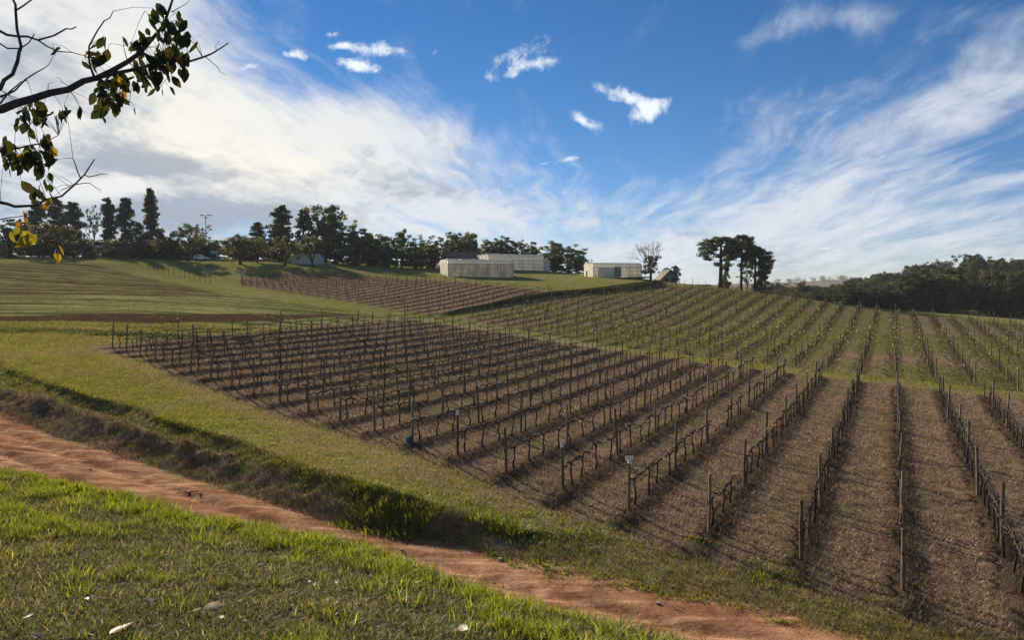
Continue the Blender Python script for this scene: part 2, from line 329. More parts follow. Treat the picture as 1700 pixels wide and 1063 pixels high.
def leafmat(name, trans=.4, rough=.6, tint=(1, 1, 1)):
    """blades and leaves: colour from the mesh's own attribute, light passes through"""
    m, t, b = mat(name, rough, .25); a = t.new('ShaderNodeAttribute', attribute_name='Col')
    oi = t.new('ShaderNodeObjectInfo'); hs = t.new('ShaderNodeHueSaturation'); t.put(hs.inputs['Color'], t.mix(1.0, a.outputs['Color'], tint, 'MULTIPLY'))
    t.put(hs.inputs['Value'], t.m('MULTIPLY_ADD', oi.outputs['Random'], .35, .82)); t.put(hs.inputs['Hue'], t.m('MULTIPLY_ADD', oi.outputs['Random'], .03, .487))
    t.put(b.inputs['Base Color'], hs.outputs[0])
    tr = t.new('ShaderNodeBsdfTranslucent'); t.put(tr.inputs[0], t.mix(1.0, hs.outputs[0], (1.25, 1.15, .6), 'MULTIPLY'))
    mx = t.new('ShaderNodeMixShader'); mx.inputs[0].default_value = trans; t.put(mx.inputs[1], b.outputs[0]); t.put(mx.inputs[2], tr.outputs[0])
    t.put(t.n['Material Output'].inputs[0], mx.outputs[0]); return m

def ground_mat():
    m, t, b = mat('ground', 1.0, 0.0); g = t.new('ShaderNodeNewGeometry'); pos = g.outputs['Position']
    A = t.new('ShaderNodeAttribute', attribute_name='zoneA'); B = t.new('ShaderNodeAttribute', attribute_name='zoneB'); C = t.new('ShaderNodeAttribute', attribute_name='zoneC')
    sa = t.new('ShaderNodeSeparateColor'); t.put(sa.inputs[0], A.outputs['Color']); road, bank, vine = sa.outputs
    sb = t.new('ShaderNodeSeparateColor'); t.put(sb.inputs[0], B.outputs['Color']); plough, strip, beds = sb.outputs
    sc_ = t.new('ShaderNodeSeparateColor'); t.put(sc_.inputs[0], C.outputs['Color']); leafy, near, berm = sc_.outputs
    n1 = t.noise(pos, .33, 5, .6); n2 = t.noise(pos, 2.1, 6, .65); n3 = t.noise(pos, 14, 5, .7); n4 = t.noise(pos, .06, 3, .5)
    # grass: olive green with straw patches
    green = t.mix(t.ss(n2, .3, .7), (.11, .125, .022), (.24, .24, .05)); straw = t.mix(t.ss(n3, .3, .7), (.18, .14, .075), (.34, .27, .155))
    sw = t.m('ADD', t.m('MULTIPLY', t.m('SUBTRACT', n1, .5), 2.4), t.m('MULTIPLY', t.m('SUBTRACT', n2, .5), 1.5))
    D = t.new('ShaderNodeAttribute', attribute_name='zoneD'); sw = t.m('ADD', sw, t.m('MULTIPLY', D.outputs['Fac'], .6))
    col = t.mix(t.ss(sw, -.25, .55), green, straw)
    # vegetable beds: streaks that run side to side
    mp = t.new('ShaderNodeMapping'); t.put(mp.inputs[0], pos); mp.inputs['Scale'].default_value = (.035, .95, .1); mp.inputs['Rotation'].default_value = (0, 0, rad(-3))
    s1 = t.noise(mp.outputs[0], 1.2, 6, .6); mp2 = t.new('ShaderNodeMapping'); t.put(mp2.inputs[0], pos); mp2.inputs['Scale'].default_value = (.03, 1.0, .1)
    s2 = t.noise(mp2.outputs[0], .9, 4, .7)
    bed = t.mix(t.ss(s1, .42, .58), (.065, .075, .024), (.30, .28, .11)); bed = t.mix(t.ss(t.noise(mp.outputs[0], 2.7, 4, .7), .56, .64), bed, (.10, .065, .035)); bed = t.mix(t.m('MULTIPLY', t.ss(n2, .45, .7), .5), bed, (.11, .14, .035)); col = t.mix(beds, col, bed)
    soil = t.mix(t.ss(n2, .3, .7), (.050, .028, .016), (.105, .062, .036))
    pl = t.mix(t.ss(t.m('ADD', s2, t.m('MULTIPLY', t.m('SUBTRACT', n1, .5), .35)), .43, .57), soil, t.mix(t.ss(s1, .4, .6), (.13, .13, .045), (.24, .21, .09)))
    col = t.mix(plough, col, pl); col = t.mix(strip, col, soil)
    # vineyard floor: bare strip under each row, mown straw and weeds between
    px, py, pz = t.sep(pos)
    r = t.m('DIVIDE', t.m('ADD', t.m('MULTIPLY', t.m('SUBTRACT', px, float(ROWS[0][0])), float(RN[0])), t.m('MULTIPLY', t.m('SUBTRACT', py, float(ROWS[0][1])), float(RN[1]))), SP)
    r = t.m('ADD', r, t.m('MULTIPLY', t.m('SUBTRACT', n2, .5), .16)); fr = t.m('ABSOLUTE', t.m('SUBTRACT', t.m('FRACT', t.m('ADD', r, .5)), .5))      # 0 on the row, .5 between
    under = t.ss(fr, .30, .12)
    mp3 = t.new('ShaderNodeMapping'); t.put(mp3.inputs[0], pos); mp3.inputs['Rotation'].default_value = (0, 0, -math.atan2(RD[1], RD[0])); mp3.inputs['Scale'].default_value = (4, 1, 1)
    n5 = t.noise(mp3.outputs[0], 5, 6, .7)
    litter = t.mix(t.ss(n5, .32, .68), (.10, .060, .038), (.36, .245, .16)); litter = t.mix(t.m('MULTIPLY', t.ss(t.m('ADD', n1, t.m('MULTIPLY', n2, .4)), .66, .86), .5), litter, (.17, .155, .06))
    dark = t.mix(t.ss(n3, .3, .7), (.045, .028, .019), (.125, .080, .052))
    vf = t.mix(t.m('MULTIPLY', under, .9), litter, dark)
    vg = t.mix(t.ss(n2, .3, .7), (.09, .10, .028), (.24, .225, .08)); vg = t.mix(t.m('MULTIPLY', under, .75), vg, t.mix(t.ss(n3, .3, .7), (.05, .042, .02), (.12, .085, .05)))
    vf = t.mix(t.m('MULTIPLY', leafy, t.ss(t.m('ADD', n1, t.m('MULTIPLY', leafy, .3)), .35, .6)), vf, vg); col = t.mix(vine, col, vf)
    # dirt
    rn = t.noise(pos, 1.3, 7, .65, .4); rr = t.mix(t.ss(rn, .3, .7), (.28, .135, .072), (.62, .37, .215)); rr = t.mix(t.m('MULTIPLY', t.ss(n3, .5, .72), .6), rr, (.22, .10, .055)); rr = t.mix(t.m('MULTIPLY', t.ss(n4, .45, .6), .5), rr, (.40, .19, .11))
    mp4 = t.new('ShaderNodeMapping'); t.put(mp4.inputs[0], pos); mp4.inputs['Rotation'].default_value = (0, 0, rad(27)); mp4.inputs['Scale'].default_value = (.22, 2.4, .3)
    n6 = t.noise(mp4.outputs[0], 1.0, 6, .62, .3); rr = t.mix(t.ss(n6, .44, .60), t.mix(1.0, rr, (.62, .56, .52), 'MULTIPLY'), rr); rr = t.mix(t.m('MULTIPLY', t.ss(n6, .60, .70), .5), rr, (.66, .44, .28))
    peb = t.new('ShaderNodeTexVoronoi'); t.put(peb.inputs['Vector'], pos); peb.inputs['Scale'].default_value = 9; rr = t.mix(t.m('MULTIPLY', t.ss(peb.outputs['Distance'], .16, .10), .55), rr, (.50, .38, .28))
    col = t.mix(road, col, rr)
    bk = t.mix(t.ss(n2, .3, .7), (.11, .064, .040), (.38, .26, .165)); bk = t.mix(t.m('MULTIPLY', t.ss(n3, .55, .75), .6), bk, (.30, .23, .14)); bk = t.mix(t.m('MULTIPLY', t.ss(n1, .5, .68), .7), bk, (.24, .11, .06)); bk = t.mix(t.m('MULTIPLY', t.ss(t.noise(pos, .8, 5, .6), .52, .66), .8), bk, (.13, .14, .035)); col = t.mix(bank, col, bk)
    nr = t.mix(t.ss(n3, .3, .7), (.038, .034, .018), (.13, .11, .06)); col = t.mix(near, col, nr)
    col = t.mix(berm, col, t.mix(t.ss(n2, .3, .7), (.018, .020, .008), (.05, .05, .018)))
    t.put(b.inputs['Base Color'], col)
    hgt = t.m('ADD', t.m('MULTIPLY', n2, .6), t.m('MULTIPLY', n3, .25)); hgt = t.m('ADD', hgt, t.m('MULTIPLY', t.noise(pos, 45, 4, .7), .1))
    bp = t.new('ShaderNodeBump'); bp.inputs['Strength'].default_value = .8; bp.inputs['Distance'].default_value = .10; t.put(bp.inputs['Height'], hgt); t.put(b.inputs['Normal'], bp.outputs[0])
    return m
M = {}
M['ground'] = ground_mat()
M['blade'] = leafmat('grass_blade', .45, .55)
M['straw'] = leafmat('dry_straw', .2, .8)
M['leaf'] = leafmat('tree_leaf', .36, .6, (1.3, 1.3, 1.25))
M['bough_leaf'] = leafmat('bough_leaf', .35, .45)
M['bark'] = simple('bark', (.03, .022, .017), (.085, .065, .05), 9, .9, .6, .15, (1, 1, .25))
M['bough_bark'] = simple('bough_bark', (.045, .032, .028), (.13, .10, .085), 30, .85, .6, .2)
M['vine'] = simple('vine_bark', (.024, .017, .013), (.085, .060, .044), 30, .92, .7, .1, (1, 1, .4))
M['post'] = simple('post_wood', (.085, .066, .040), (.23, .185, .115), 10, .85, .5, .2, (2, 2, .25), True)
M['darkpost'] = simple('dark_wood', (.05, .038, .028), (.11, .085, .06), 10, .9, .4, .1, (2, 2, .25))
M['wire'] = simple('galvanised_wire', (.10, .10, .10), (.2, .19, .18), 30, .5, 0, .4)
M['white'] = simple('white_card', (.60, .60, .57), (.78, .78, .76), 30, .6, 0, .3)
M['plastic'] = film('film', (.66, .63, .54), (.92, .89, .80), 1.2, .55)
M['roofplastic'] = film('roof_film', (.70, .68, .63), (.95, .93, .88), 1.5, .65)
M['mesh'] = film('shade_net', (.32, .30, .24), (.62, .59, .49), .9, .6)
M['frame'] = simple('steel_frame', (.16, .16, .155), (.26, .26, .25), 10, .5, 0, .4)
M['tile'] = simple('roof_tile', (.16, .085, .065), (.27, .16, .12), 7, .85, .5, .15, (1, 6, 1))
M['wall'] = simple('plaster', (.42, .41, .40), (.62, .61, .60), 2.5, .85, .1)
M['thatch'] = simple('old_roof', (.14, .12, .10), (.25, .21, .18), 5, .9, .4)
M['dark'] = simple('dark_opening', (.012, .012, .012), (.02, .02, .02), 5, .8, 0)
M['carpaint'] = simple('car_paint', (.70, .71, .72), (.75, .76, .77), 2, .25, 0, .5)
M['glass'] = simple('tinted_glass', (.02, .025, .03), (.03, .035, .04), 2, .08, 0, .6)
M['rubber'] = simple('rubber', (.015, .015, .015), (.025, .025, .025), 10, .9, 0)
M['teal'] = simple('teal_plastic', (.02, .07, .09), (.035, .10, .13), 20, .4, .1, .4)
M['stone'] = simple('stone', (.22, .15, .11), (.48, .38, .30), 20, .9, .5)
M['dead'] = film('dead_leaf', (.24, .16, .10), (.62, .52, .38), 12, .35)

# ------------------------------------------------------------------ ground sheet, cut into its named zones
def axis(segs):
    out = [segs[0][0]]
    for a, b, s in segs:
        n = max(1, int(round((b - a) / s))); out += list(np.linspace(a, b, n + 1)[1:])
    return np.array(out)
xs = axis([(-6000, -1200, 600), (-1200, -300, 100), (-300, -90, 8), (-90, -28, .8), (-28, 26, .22), (26, 90, .7), (90, 200, 3), (200, 400, 20), (400, 1200, 100), (1200, 6000, 600)])
ys = axis([(-400, -40, 60), (-40, 4, 4), (4, 30, .17), (30, 70, .4), (70, 150, .8), (150, 200, 2), (200, 320, 6), (320, 1000, 60), (1000, 9000, 800)])
GX, GY = np.meshgrid(xs, ys); gx = GX.ravel(); gy = GY.ravel(); gz = height(gx, gy)
Zg = zones(gx, gy); nx, ny = len(xs), len(ys)
idx = (np.arange(ny - 1)[:, None] * nx + np.arange(nx - 1)[None]).ravel()
quads = np.stack([idx, idx + 1, idx + nx + 1, idx + nx], 1)
leafy_g = Zg['v2'] * sstep(fbm(gx, gy, 14, 61), .25, .6)
rg = ((gx - ROWS[0][0]) * RN[0] + (gy - ROWS[0][1]) * RN[1]) / SP
leafy_g = np.maximum(leafy_g, Zg['v1'] * (.2 + .5 * sstep(rg, 6, 13)) * sstep(fbm(gx, gy, 5, 62), .55, .8))
zA = np.stack([Zg['road'], Zg['bank'], np.maximum(np.maximum(Zg['v1'], Zg['v2']), Zg['v3'])], 1)
zB = np.stack([Zg['plough'], Zg['strip'], Zg['beds']], 1); zC = np.stack([leafy_g, Zg['near'], Zg['berm']], 1); mg = sstep(poly_sd(BLOCK1, gx, gy) + 1.6 * (fbm(gx, gy, 2, 84) - .5), -3.0, -.6) * .9; zD = np.stack([mg, mg, mg], 1)
fc = quads.mean(1)
def fmean(a): return a[quads].mean(1)
zid = np.zeros(len(quads), int)
for i, (k, th) in enumerate((('road', .5), ('v1', .5), ('v2', .5), ('v3', .5), ('plough', .5), ('strip', .5))): zid[fmean(Zg[k]) > th] = i + 1
for i, nm in enumerate(('ground', 'dirt_road', 'bare_vineyard_soil', 'weedy_vineyard_ground', 'upper_vineyard_soil', 'ploughed_field', 'ploughed_strip')):
    q = quads[zid == i]; used, inv = np.unique(q, return_inverse=True)
    me = np_mesh(nm, np.stack([gx, gy, gz], 1)[used], inv.reshape(q.shape), M['ground'], smooth=True)
    for an, ar in (('zoneA', zA), ('zoneB', zB), ('zoneC', zC), ('zoneD', zD)):
        a = me.color_attributes.new(an, 'FLOAT_COLOR', 'POINT'); c = np.ones((len(used), 4), np.float32); c[:, :3] = ar[used]; a.data.foreach_set('color', c.ravel())
    tag(link(nm, me), kind='structure')

# far hills
def hill(name, pts, depth, c1, c2, sc):
    """pts: skyline as (px, py, Y); the hill slopes down towards us and away"""
    rows = []; n = 160; px = np.linspace(pts[0][0], pts[-1][0], n)
    Y = np.interp(px, [p[0] for p in pts], [p[2] for p in pts]); py = np.interp(px, [p[0] for p in pts], [p[1] for p in pts])
    X = (px - 850) / F * Y; Z = CAMZ + (480 - py) / F * Y + (fbm(X, Y, 60, 3) - .5) * 4
    V = []; prof = [(-1, -1), (-.75, .25), (-.5, .55), (-.25, .82), (-.1, .95), (0, 1), (.3, .9), (1, .0)]
    for a, h in prof:
        zz = np.where(h < 0, -25, -14 + (Z + 14) * h + (fbm(X, Y + a * depth, 40, 8) - .5) * 3 * (h < 1)); V.append(np.stack([X * (1 + a * depth / Y), Y + a * depth, zz], 1))
    V = np.concatenate(V); k = len(prof); i = (np.arange(k - 1)[:, None] * n + np.arange(n - 1)[None]).ravel(); q = np.stack([i, i + 1, i + n + 1, i + n], 1)
    return tag(link(name, np_mesh(name, V, q, simple(name, c1, c2, sc, .95, .2), smooth=True)), kind='structure')
hill('distant_hill', [(-900, 475, 1500), (900, 478, 1400), (1150, 474, 1200), (1290, 469, 1000), (1340, 467, 950), (1420, 465, 900), (1480, 472, 880), (1600, 474, 900), (2400, 470, 1000)], 500, (.075, .06, .05), (.14, .105, .085), .012)

# ------------------------------------------------------------------ blades of grass and straw
def blades(name, x, y, h, w, lean, cols, m, label, cat, seg=2, out=None, dz=0.0):
    n = len(x); z = height(x, y) - .01 + dz; b = RS.rand(n) * 6.283 if out is None else out + RS.randn(n) * .5; a = b - 1.57 + RS.randn(n) * .6
    dx, dy = np.cos(a) * w / 2, np.sin(a) * w / 2; lx, ly = np.cos(b) * lean * h, np.sin(b) * lean * h; zt = h * np.sqrt(np.clip(1 - lean ** 2, .05, 1))
    p = np.stack([x, y, z], 1); d = np.stack([dx, dy, dx * 0], 1)
    mid = p + np.stack([lx * .35, ly * .35, zt * .6], 1); tip = p + np.stack([lx, ly, zt], 1)
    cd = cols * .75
    if seg == 2:
        V = np.stack([p - d, p + d, mid + d * .75, mid - d * .75, tip], 1).reshape(-1, 3); k = np.arange(n) * 5
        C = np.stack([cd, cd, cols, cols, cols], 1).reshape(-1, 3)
        Fq = np.concatenate([np.stack([k, k + 1, k + 2], 1), np.stack([k, k + 2, k + 3], 1), np.stack([k + 3, k + 2, k + 4], 1)])
    else:
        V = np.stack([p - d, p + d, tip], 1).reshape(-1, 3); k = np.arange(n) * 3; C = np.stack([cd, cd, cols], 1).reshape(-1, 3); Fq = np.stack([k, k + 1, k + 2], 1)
    return V, Fq, C
def join(parts, name, m, label, cat):
    V = []; Fq = []; C = []; o = 0
    for v, f, c in parts: V.append(v); Fq.append(f + o); C.append(c); o += len(v)
    o = link(name, np_mesh(name, np.concatenate(V), np.concatenate(Fq), m, np.concatenate(C))); return tag(o, label, cat, kind='stuff')
def pal(n, cs, jit=.18):
    cs = np.array(cs); c = cs[RS.randint(len(cs), size=n)] * (1 + jit * RS.randn(n, 1)); return np.clip(c, .004, .8)
def mixc(a, b, t): return a * (1 - t[:, None]) + b * t[:, None]
LUSH = [(.20, .235, .02), (.27, .29, .03), (.12, .15, .018), (.33, .33, .05), (.16, .21, .02)]
DULL = [(.105, .125, .034), (.15, .165, .055), (.065, .080, .022), (.22, .20, .11), (.05, .062, .018), (.11, .085, .05)]
STRAW = [(.34, .27, .16), (.26, .20, .12), (.42, .35, .22), (.18, .13, .085)]
def vis(x, y, mx=30, lo=40):
    """keep what can be seen from near the photograph's place"""
    px, py = to_px(x, y, height(x, y)); return (px > -mx) & (px < 1700 + mx) & (py < 1063 + lo)
def near_grass():
    parts = []
    n = 620000; x = RS.uniform(-9.5, 4.2, n); y = RS.uniform(4.6, 13.5, n)
    y1 = lines(x)[0]; k = (y < y1 + .9) & vis(x, y); x, y, y1 = x[k], y[k], y1[k]
    e = (y1 - y)
    lush = np.clip(sstep(fbm(x, y, 1.1, 70), .56, .68) * .8 + np.exp(-((e - .35) / .6) ** 2) * sstep(vnoise(x, y, .9, 72), .15, .5), 0, 1)
    lush *= sstep(fbm(x, y, .35, 73), .2, .5)
    cl = fbm(x, y, .22, 74); keep = RS.rand(len(x)) < (.25 + .75 * sstep(cl, .3, .55)); x, y, lush, e, cl = x[keep], y[keep], lush[keep], e[keep], cl[keep]; n = len(x)
    h = (.03 + .075 * RS.rand(n) ** 1.5) * (1 + .9 * lush * sstep(cl, .35, .7)) ; c = mixc(pal(n, DULL, .3), pal(n, LUSH), np.clip(lush + .12 * RS.randn(n), 0, 1)); c *= (.75 + .5 * fbm(x, y, .5, 77))[:, None]
    dry = RS.rand(n) < (.08 + .32 * sstep(fbm(x, y, .8, 76), .5, .65)) * (1 - lush) + .03; c[dry] = pal(dry.sum(), STRAW)
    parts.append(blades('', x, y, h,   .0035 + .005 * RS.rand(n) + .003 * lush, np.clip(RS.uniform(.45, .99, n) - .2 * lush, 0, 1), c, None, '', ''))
    # long fresh tufts
    tx, ty, to = [], [], []
    for i in range(170):
        px = RS.uniform(0, 1250); q = RS.rand(); X = 0
        a = RS.uniform(-8.5, 2.5); b = ip(L1, a) - abs(RS.randn()) * .55 + .1
        if i % 3 == 0: b = RS.uniform(5.0, max(5.2, b))
        m = RS.randint(18, 60); ox, oy = RS.randn(m) * .07, RS.randn(m) * .07; tx.append(a + ox); ty.append(b + oy); to.append(np.arctan2(oy, ox))
    x = np.concatenate(tx); y = np.concatenate(ty); to = np.concatenate(to); k = vis(x, y); x, y, to = x[k], y[k], to[k]; n = len(x)
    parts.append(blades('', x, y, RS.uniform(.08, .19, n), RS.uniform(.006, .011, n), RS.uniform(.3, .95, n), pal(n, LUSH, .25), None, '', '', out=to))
    return join(parts, 'grass', M['blade'], 'mixed fresh and dull grass with long tufts on the bank above the dirt track', 'grass')
near_grass()
def field_grass():
    parts = []
    n = 900000; d = 15 + 55 * RS.rand(n) ** 1.5; t = RS.uniform(-.76, .76, n); x = d * t; y = d
    y1, y2, y3, y4 = lines(x); Z = zones(x, y)
    k = (y > y3 + (y4 - y3) * (.5 + .35 * RS.rand(n)) * sstep(-x, -1.2, .8) + .25 * RS.rand(n) - .1) & (Z['v1'] < .5) & (Z['v2'] < .5) & (Z['v3'] < .5) & (Z['strip'] < .4) & vis(x, y); x, y, d, y4 = x[k], y[k], d[k], y4[k]; n = len(x)
    g = np.clip(sstep(fbm(x, y, 2.5, 80), .30, .62) * .8 + .5 * np.exp(-(y - y4) / .7), 0, 1)
    g *= sstep(fbm(x, y, .7, 82), .2, .5); g *= 1 - .85 * sstep(poly_sd(BLOCK1, x, y) + 1.6 * (fbm(x, y, 2, 84) - .5), -2.6, -.6); c = mixc(pal(n, [(.25, .20, .08), (.32, .26, .12), (.17, .15, .045)]), pal(n, [(.18, .20, .028), (.26, .265, .04), (.10, .12, .018), (.33, .31, .065)], .25), g); c *= (.7 + .6 * fbm(x, y, .45, 86))[:, None]
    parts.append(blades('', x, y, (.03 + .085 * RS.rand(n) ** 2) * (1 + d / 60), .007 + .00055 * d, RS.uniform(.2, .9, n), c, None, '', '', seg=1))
    # tufts on the lip of the far bank and overgrown heap in the middle
    tx, ty, th, to = [], [], [], []
    for i in range(520):
        a = RS.uniform(-30, 9); yy1, yy2, yy3, yy4 = lines(np.array([a])); b = yy4[0] + RS.randn() * .18 + .05
        if vnoise(np.array([a]), np.array([0.]), 1.6, 90)[0] < .3: continue
        m = RS.randint(20, 50); s = RS.uniform(.1, .22); ox, oy = RS.randn(m) * s * 1.4, RS.randn(m) * s; tx.append(a + ox); ty.append(b + oy); to.append(np.arctan2(oy, ox)); th.append(np.full(m, RS.uniform(.10, .22)))
    for i in range(150):
        a = RS.uniform(-1, 9.5); yy1, yy2, yy3, yy4 = lines(np.array([a])); b = yy3[0] - abs(RS.randn()) * .35; m = RS.randint(12, 40); s = RS.uniform(.05, .13); ox, oy = RS.randn(m) * s, RS.randn(m) * s
        tx.append(a + ox); ty.append(b + oy); to.append(np.arctan2(oy, ox)); th.append(np.full(m, RS.uniform(.06, .14)))
    for i in range(560):
        a = RS.uniform(-5.2, .6) if i % 3 else RS.uniform(-.5, 9); yy1, yy2, yy3, yy4 = lines(np.array([a])); b = RS.uniform(yy3[0] - .2, yy4[0] + .4)
        if a > 0.3: b = RS.uniform(yy3[0] - .1, yy4[0] + 1.8)
        if fbm(np.array([a]), np.array([b]), 1.2, 91)[0] < .45: continue
        m = RS.randint(30, 70); s = RS.uniform(.08, .2); ox, oy = RS.randn(m) * s, RS.randn(m) * s; tx.append(a + ox); ty.append(b + oy); to.append(np.arctan2(oy, ox)); th.append(np.full(m, RS.uniform(.11, .27) * (1 if a < .3 else .45)))
    x = np.concatenate(tx); y = np.concatenate(ty); h = np.concatenate(th); to = np.concatenate(to); k = vis(x, y); x, y, h, to = x[k], y[k], h[k], to[k]; n = len(x)
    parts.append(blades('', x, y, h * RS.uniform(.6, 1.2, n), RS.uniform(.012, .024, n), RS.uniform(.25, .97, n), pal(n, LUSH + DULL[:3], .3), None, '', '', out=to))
    # tussocks on the ditch edge at the left and clumps in the beds
    tx, ty, th = [], [], []
    for i in range(420):
        a = RS.uniform(-60, -27); b = np.interp(a, [-60, -22, -10], [58, 61, 66]) + RS.randn() * .5
        m = 26; tx.append(a + RS.randn(m) * .28); ty.append(b + RS.randn(m) * .2); th.append(np.full(m, RS.uniform(.15, .4)))
    for i in range(2600):
        a = RS.uniform(-75, -10); b = RS.uniform(62, 135)
        if poly_sd(BEDS, np.array([a]), np.array([b]))[0] < 0: continue
        m = 8; tx.append(a + RS.randn(m) * .4); ty.append(b + RS.randn(m) * .12); th.append(np.full(m, RS.uniform(.1, .28)))
    x = np.concatenate(tx); y = np.concatenate(ty); h = np.concatenate(th); n = len(x)
    parts.append(blades('', x, y, h * RS.uniform(.6, 1.2, n), RS.uniform(.04, .08, n), RS.uniform(.2, .9, n), pal(n, DULL[:2] + DULL[4:5] + [(.09, .11, .025)]), None, '', '', seg=1))
    return join(parts, 'grass', M['blade'], 'short green and straw coloured grass between the dirt track and the vine rows', 'grass')
field_grass()
def straw():
    n = 430000; d = 14 + 75 * RS.rand(n) ** 1.7; t = RS.uniform(-.5, .78, n); x = d * t; y = d; Z = zones(x, y)
    k = (Z['v1'] > .3) & vis(x, y); x, y, d = x[k], y[k], d[k]
    r = ((x - ROWS[0][0]) * RN[0] + (y - ROWS[0][1]) * RN[1]) / SP; fr = np.abs((r + .5) % 1 - .5)
    keep = RS.rand(len(x)) < .35 + .65 * sstep(fr, .08, .25); x, y, d, fr = x[keep], y[keep], d[keep], fr[keep]; n = len(x)
    g = sstep(fbm(x, y, 2.2, 95), .55, .78) * .45
    c = mixc(pal(n, [(.36, .26, .165), (.25, .165, .105), (.55, .43, .29), (.13, .08, .052), (.085, .05, .032), (.20, .125, .08)], .25), pal(n, [(.12, .13, .035), (.16, .15, .05)]), g)
    dark = fr < .12; c[dark] *= .5
    p1 = blades('', x, y, .06 + .13 * RS.rand(n), .007 + .0006 * d, RS.uniform(.55, .985, n), c, None, '', '', seg=1, dz=.012)
    # straw and dead stalks on the banks
    n = 120000; x = RS.uniform(-32, 12, n); y1, y2, y3, y4 = lines(x); y = y3 - .1 + RS.rand(n) * (y4 - y3 + .5); k = vis(x, y) & (RS.rand(n) < np.where(x > -.6, .22, .6)); x, y = x[k], y[k]; n = len(x)
    p2 = blades('', x, y, .08 + .16 * RS.rand(n), .012 + .01 * RS.rand(n), RS.uniform(.5, .97, n), pal(n, STRAW + [(.14, .08, .05), (.20, .12, .08), (.13, .085, .06), (.13, .15, .03), (.18, .20, .04)]), None, '', '', seg=1)
    # crumbs of straw and clods strewn on the track, thicker towards its edges
    n = 60000; x = RS.uniform(-34, 12, n); y1, y2, y3, y4 = lines(x); y = y2 + RS.rand(n) * (y3 - y2 + .4); e = np.minimum(np.abs(y3 - y), 9)
    k = vis(x, y) & (RS.rand(n) < .10 + .9 * np.exp(-e / .7)) & (fbm(x, y, .9, 99) > .38); x, y = x[k], y[k]; n = len(x)
    p3 = blades('', x, y, .03 + .07 * RS.rand(n), .010 + .014 * RS.rand(n), RS.uniform(.5, .98, n), pal(n, [(.30, .16, .10), (.18, .09, .055), (.45, .33, .22), (.12, .065, .04), (.14, .16, .04)], .25), None, '', '', seg=1)
    return join([p1, p2, p3], 'dry_straw', M['straw'], 'mown straw and dead stalks lying over the bare vineyard floor and the eroded bank', 'straw')
straw()
def row_litter():
    n = 300000; d = 15 + 60 * RS.rand(n) ** 1.6; t = RS.uniform(-.5, .78, n); x = d * t; y = d
    k = (zones(x, y)['v1'] > .5) & vis(x, y); x, y, d = x[k], y[k], d[k]; r_ = ((x - ROWS[0][0]) * RN[0] + (y - ROWS[0][1]) * RN[1]) / SP; fr = np.abs((r_ + .5) % 1 - .5)
    k = (fr < .16) & (fbm(x, y, .7, 97) > .47); x, y, d = x[k], y[k], d[k]; n = len(x)
    p1 = blades('', x, y, .08 + .22 * RS.rand(n) ** 1.6, .005 + .0004 * d, RS.uniform(.2, .96, n), pal(n, [(.10, .065, .042), (.06, .038, .025), (.19, .135, .09), (.28, .21, .14), (.10, .11, .03)], .25), None, '', '', seg=1)
    return join([p1], 'dead_stalks', M['straw'], 'dry broken stalks and prunings heaped along the feet of the vines', 'dead stalks')
row_litter()
def weeds():
    """the weedy, yellowing growth among the far right rows"""
    n = 150000; d = 50 + 85 * RS.rand(n) ** 1.3; t = RS.uniform(-.12, .78, n); x = d * t; y = d; Z = zones(x, y); k = (Z['v2'] > .4) & vis(x, y); x, y, d = x[k], y[k], d[k]
    g = sstep(fbm(x, y, 14, 61), .2, .6); keep = RS.rand(len(x)) < .15 + .85 * g; x, y, d, g = x[keep], y[keep], d[keep], g[keep]; n = len(x)
    c = pal(n, [(.13, .145, .03), (.18, .185, .045), (.09, .105, .024), (.26, .22, .10), (.17, .13, .07)])
    p1 = blades('', x, y, .10 + .22 * RS.rand(n), .03 + .02 * RS.rand(n), RS.uniform(.3, .9, n), c, None, '', '', seg=1)
    return join([p1], 'weeds', M['blade'], 'tall weeds growing green between the far right vine rows', 'weeds')
weeds()

# ------------------------------------------------------------------ vine rows
def wob(p, s): return np.array(p) + RS.randn(3) * s
def vine_parts(var):
    """trunk, cordon and canes of one vine; rows run along local x"""
    tr, co, ca = MB(), MB(), MB(); H = RS.uniform(.76, .92); lx = RS.uniform(-.14, .14); k = RS.uniform(-.07, .07)
    pts = [(0, 0, -.08), (k, RS.uniform(-.03, .03), H * .28), (-k * .8 + lx * .4, RS.uniform(-.05, .05), H * .58), (lx + k * .4, RS.uniform(-.03, .03), H * .84), (lx, 0, H)]
    tr.tube(pts, [.044, .036, .031, .030, .038], 6)
    for s in (-1, 1):
        L = RS.uniform(.60, .78); a = [(lx, 0, H - .02)]; nseg = 5
        for i in range(1, nseg + 1): a.append((lx + s * L * i / nseg, RS.randn() * .025, H + .05 * math.sin(i * .9) + .06 * i / nseg + RS.randn() * .018))
        co.tube(a, [.036, .034, .031, .028, .025, .018], 5)
        for i in range(1, nseg + 1):                                   # spurs
            if RS.rand() < .8:
                q = np.array(a[i]); e = q + np.array([RS.randn() * .03, RS.randn() * .03, RS.uniform(.04, .09)]); co.tube([q, e], [.019, .010], 4)
                for j in range(RS.randint(0, 1 + var)):                # canes
                    up = RS.rand() < .65; l = RS.uniform(.15, .42); d = np.array([RS.randn() * .5, RS.randn() * .4, 1 if up else -.8]); d /= np.linalg.norm(d); m1 = e + d * l * .5 + RS.randn(3) * .02
                    ca.tube([e, m1, m1 + d * l * .5 + np.array([RS.randn() * .06, RS.randn() * .05, -.05])], [.0045, .0038, .002], 3, cap=False)
    return tr, co, ca
VARS = []
for i in range(10):
    tr, co, ca = vine_parts(1 + (i % 3)); 
    co.add(ca.v, ca.f); VARS.append((tr, co, tr.mesh('trunk', M['vine'], True), co.mesh('cordon', M['vine'], True)))
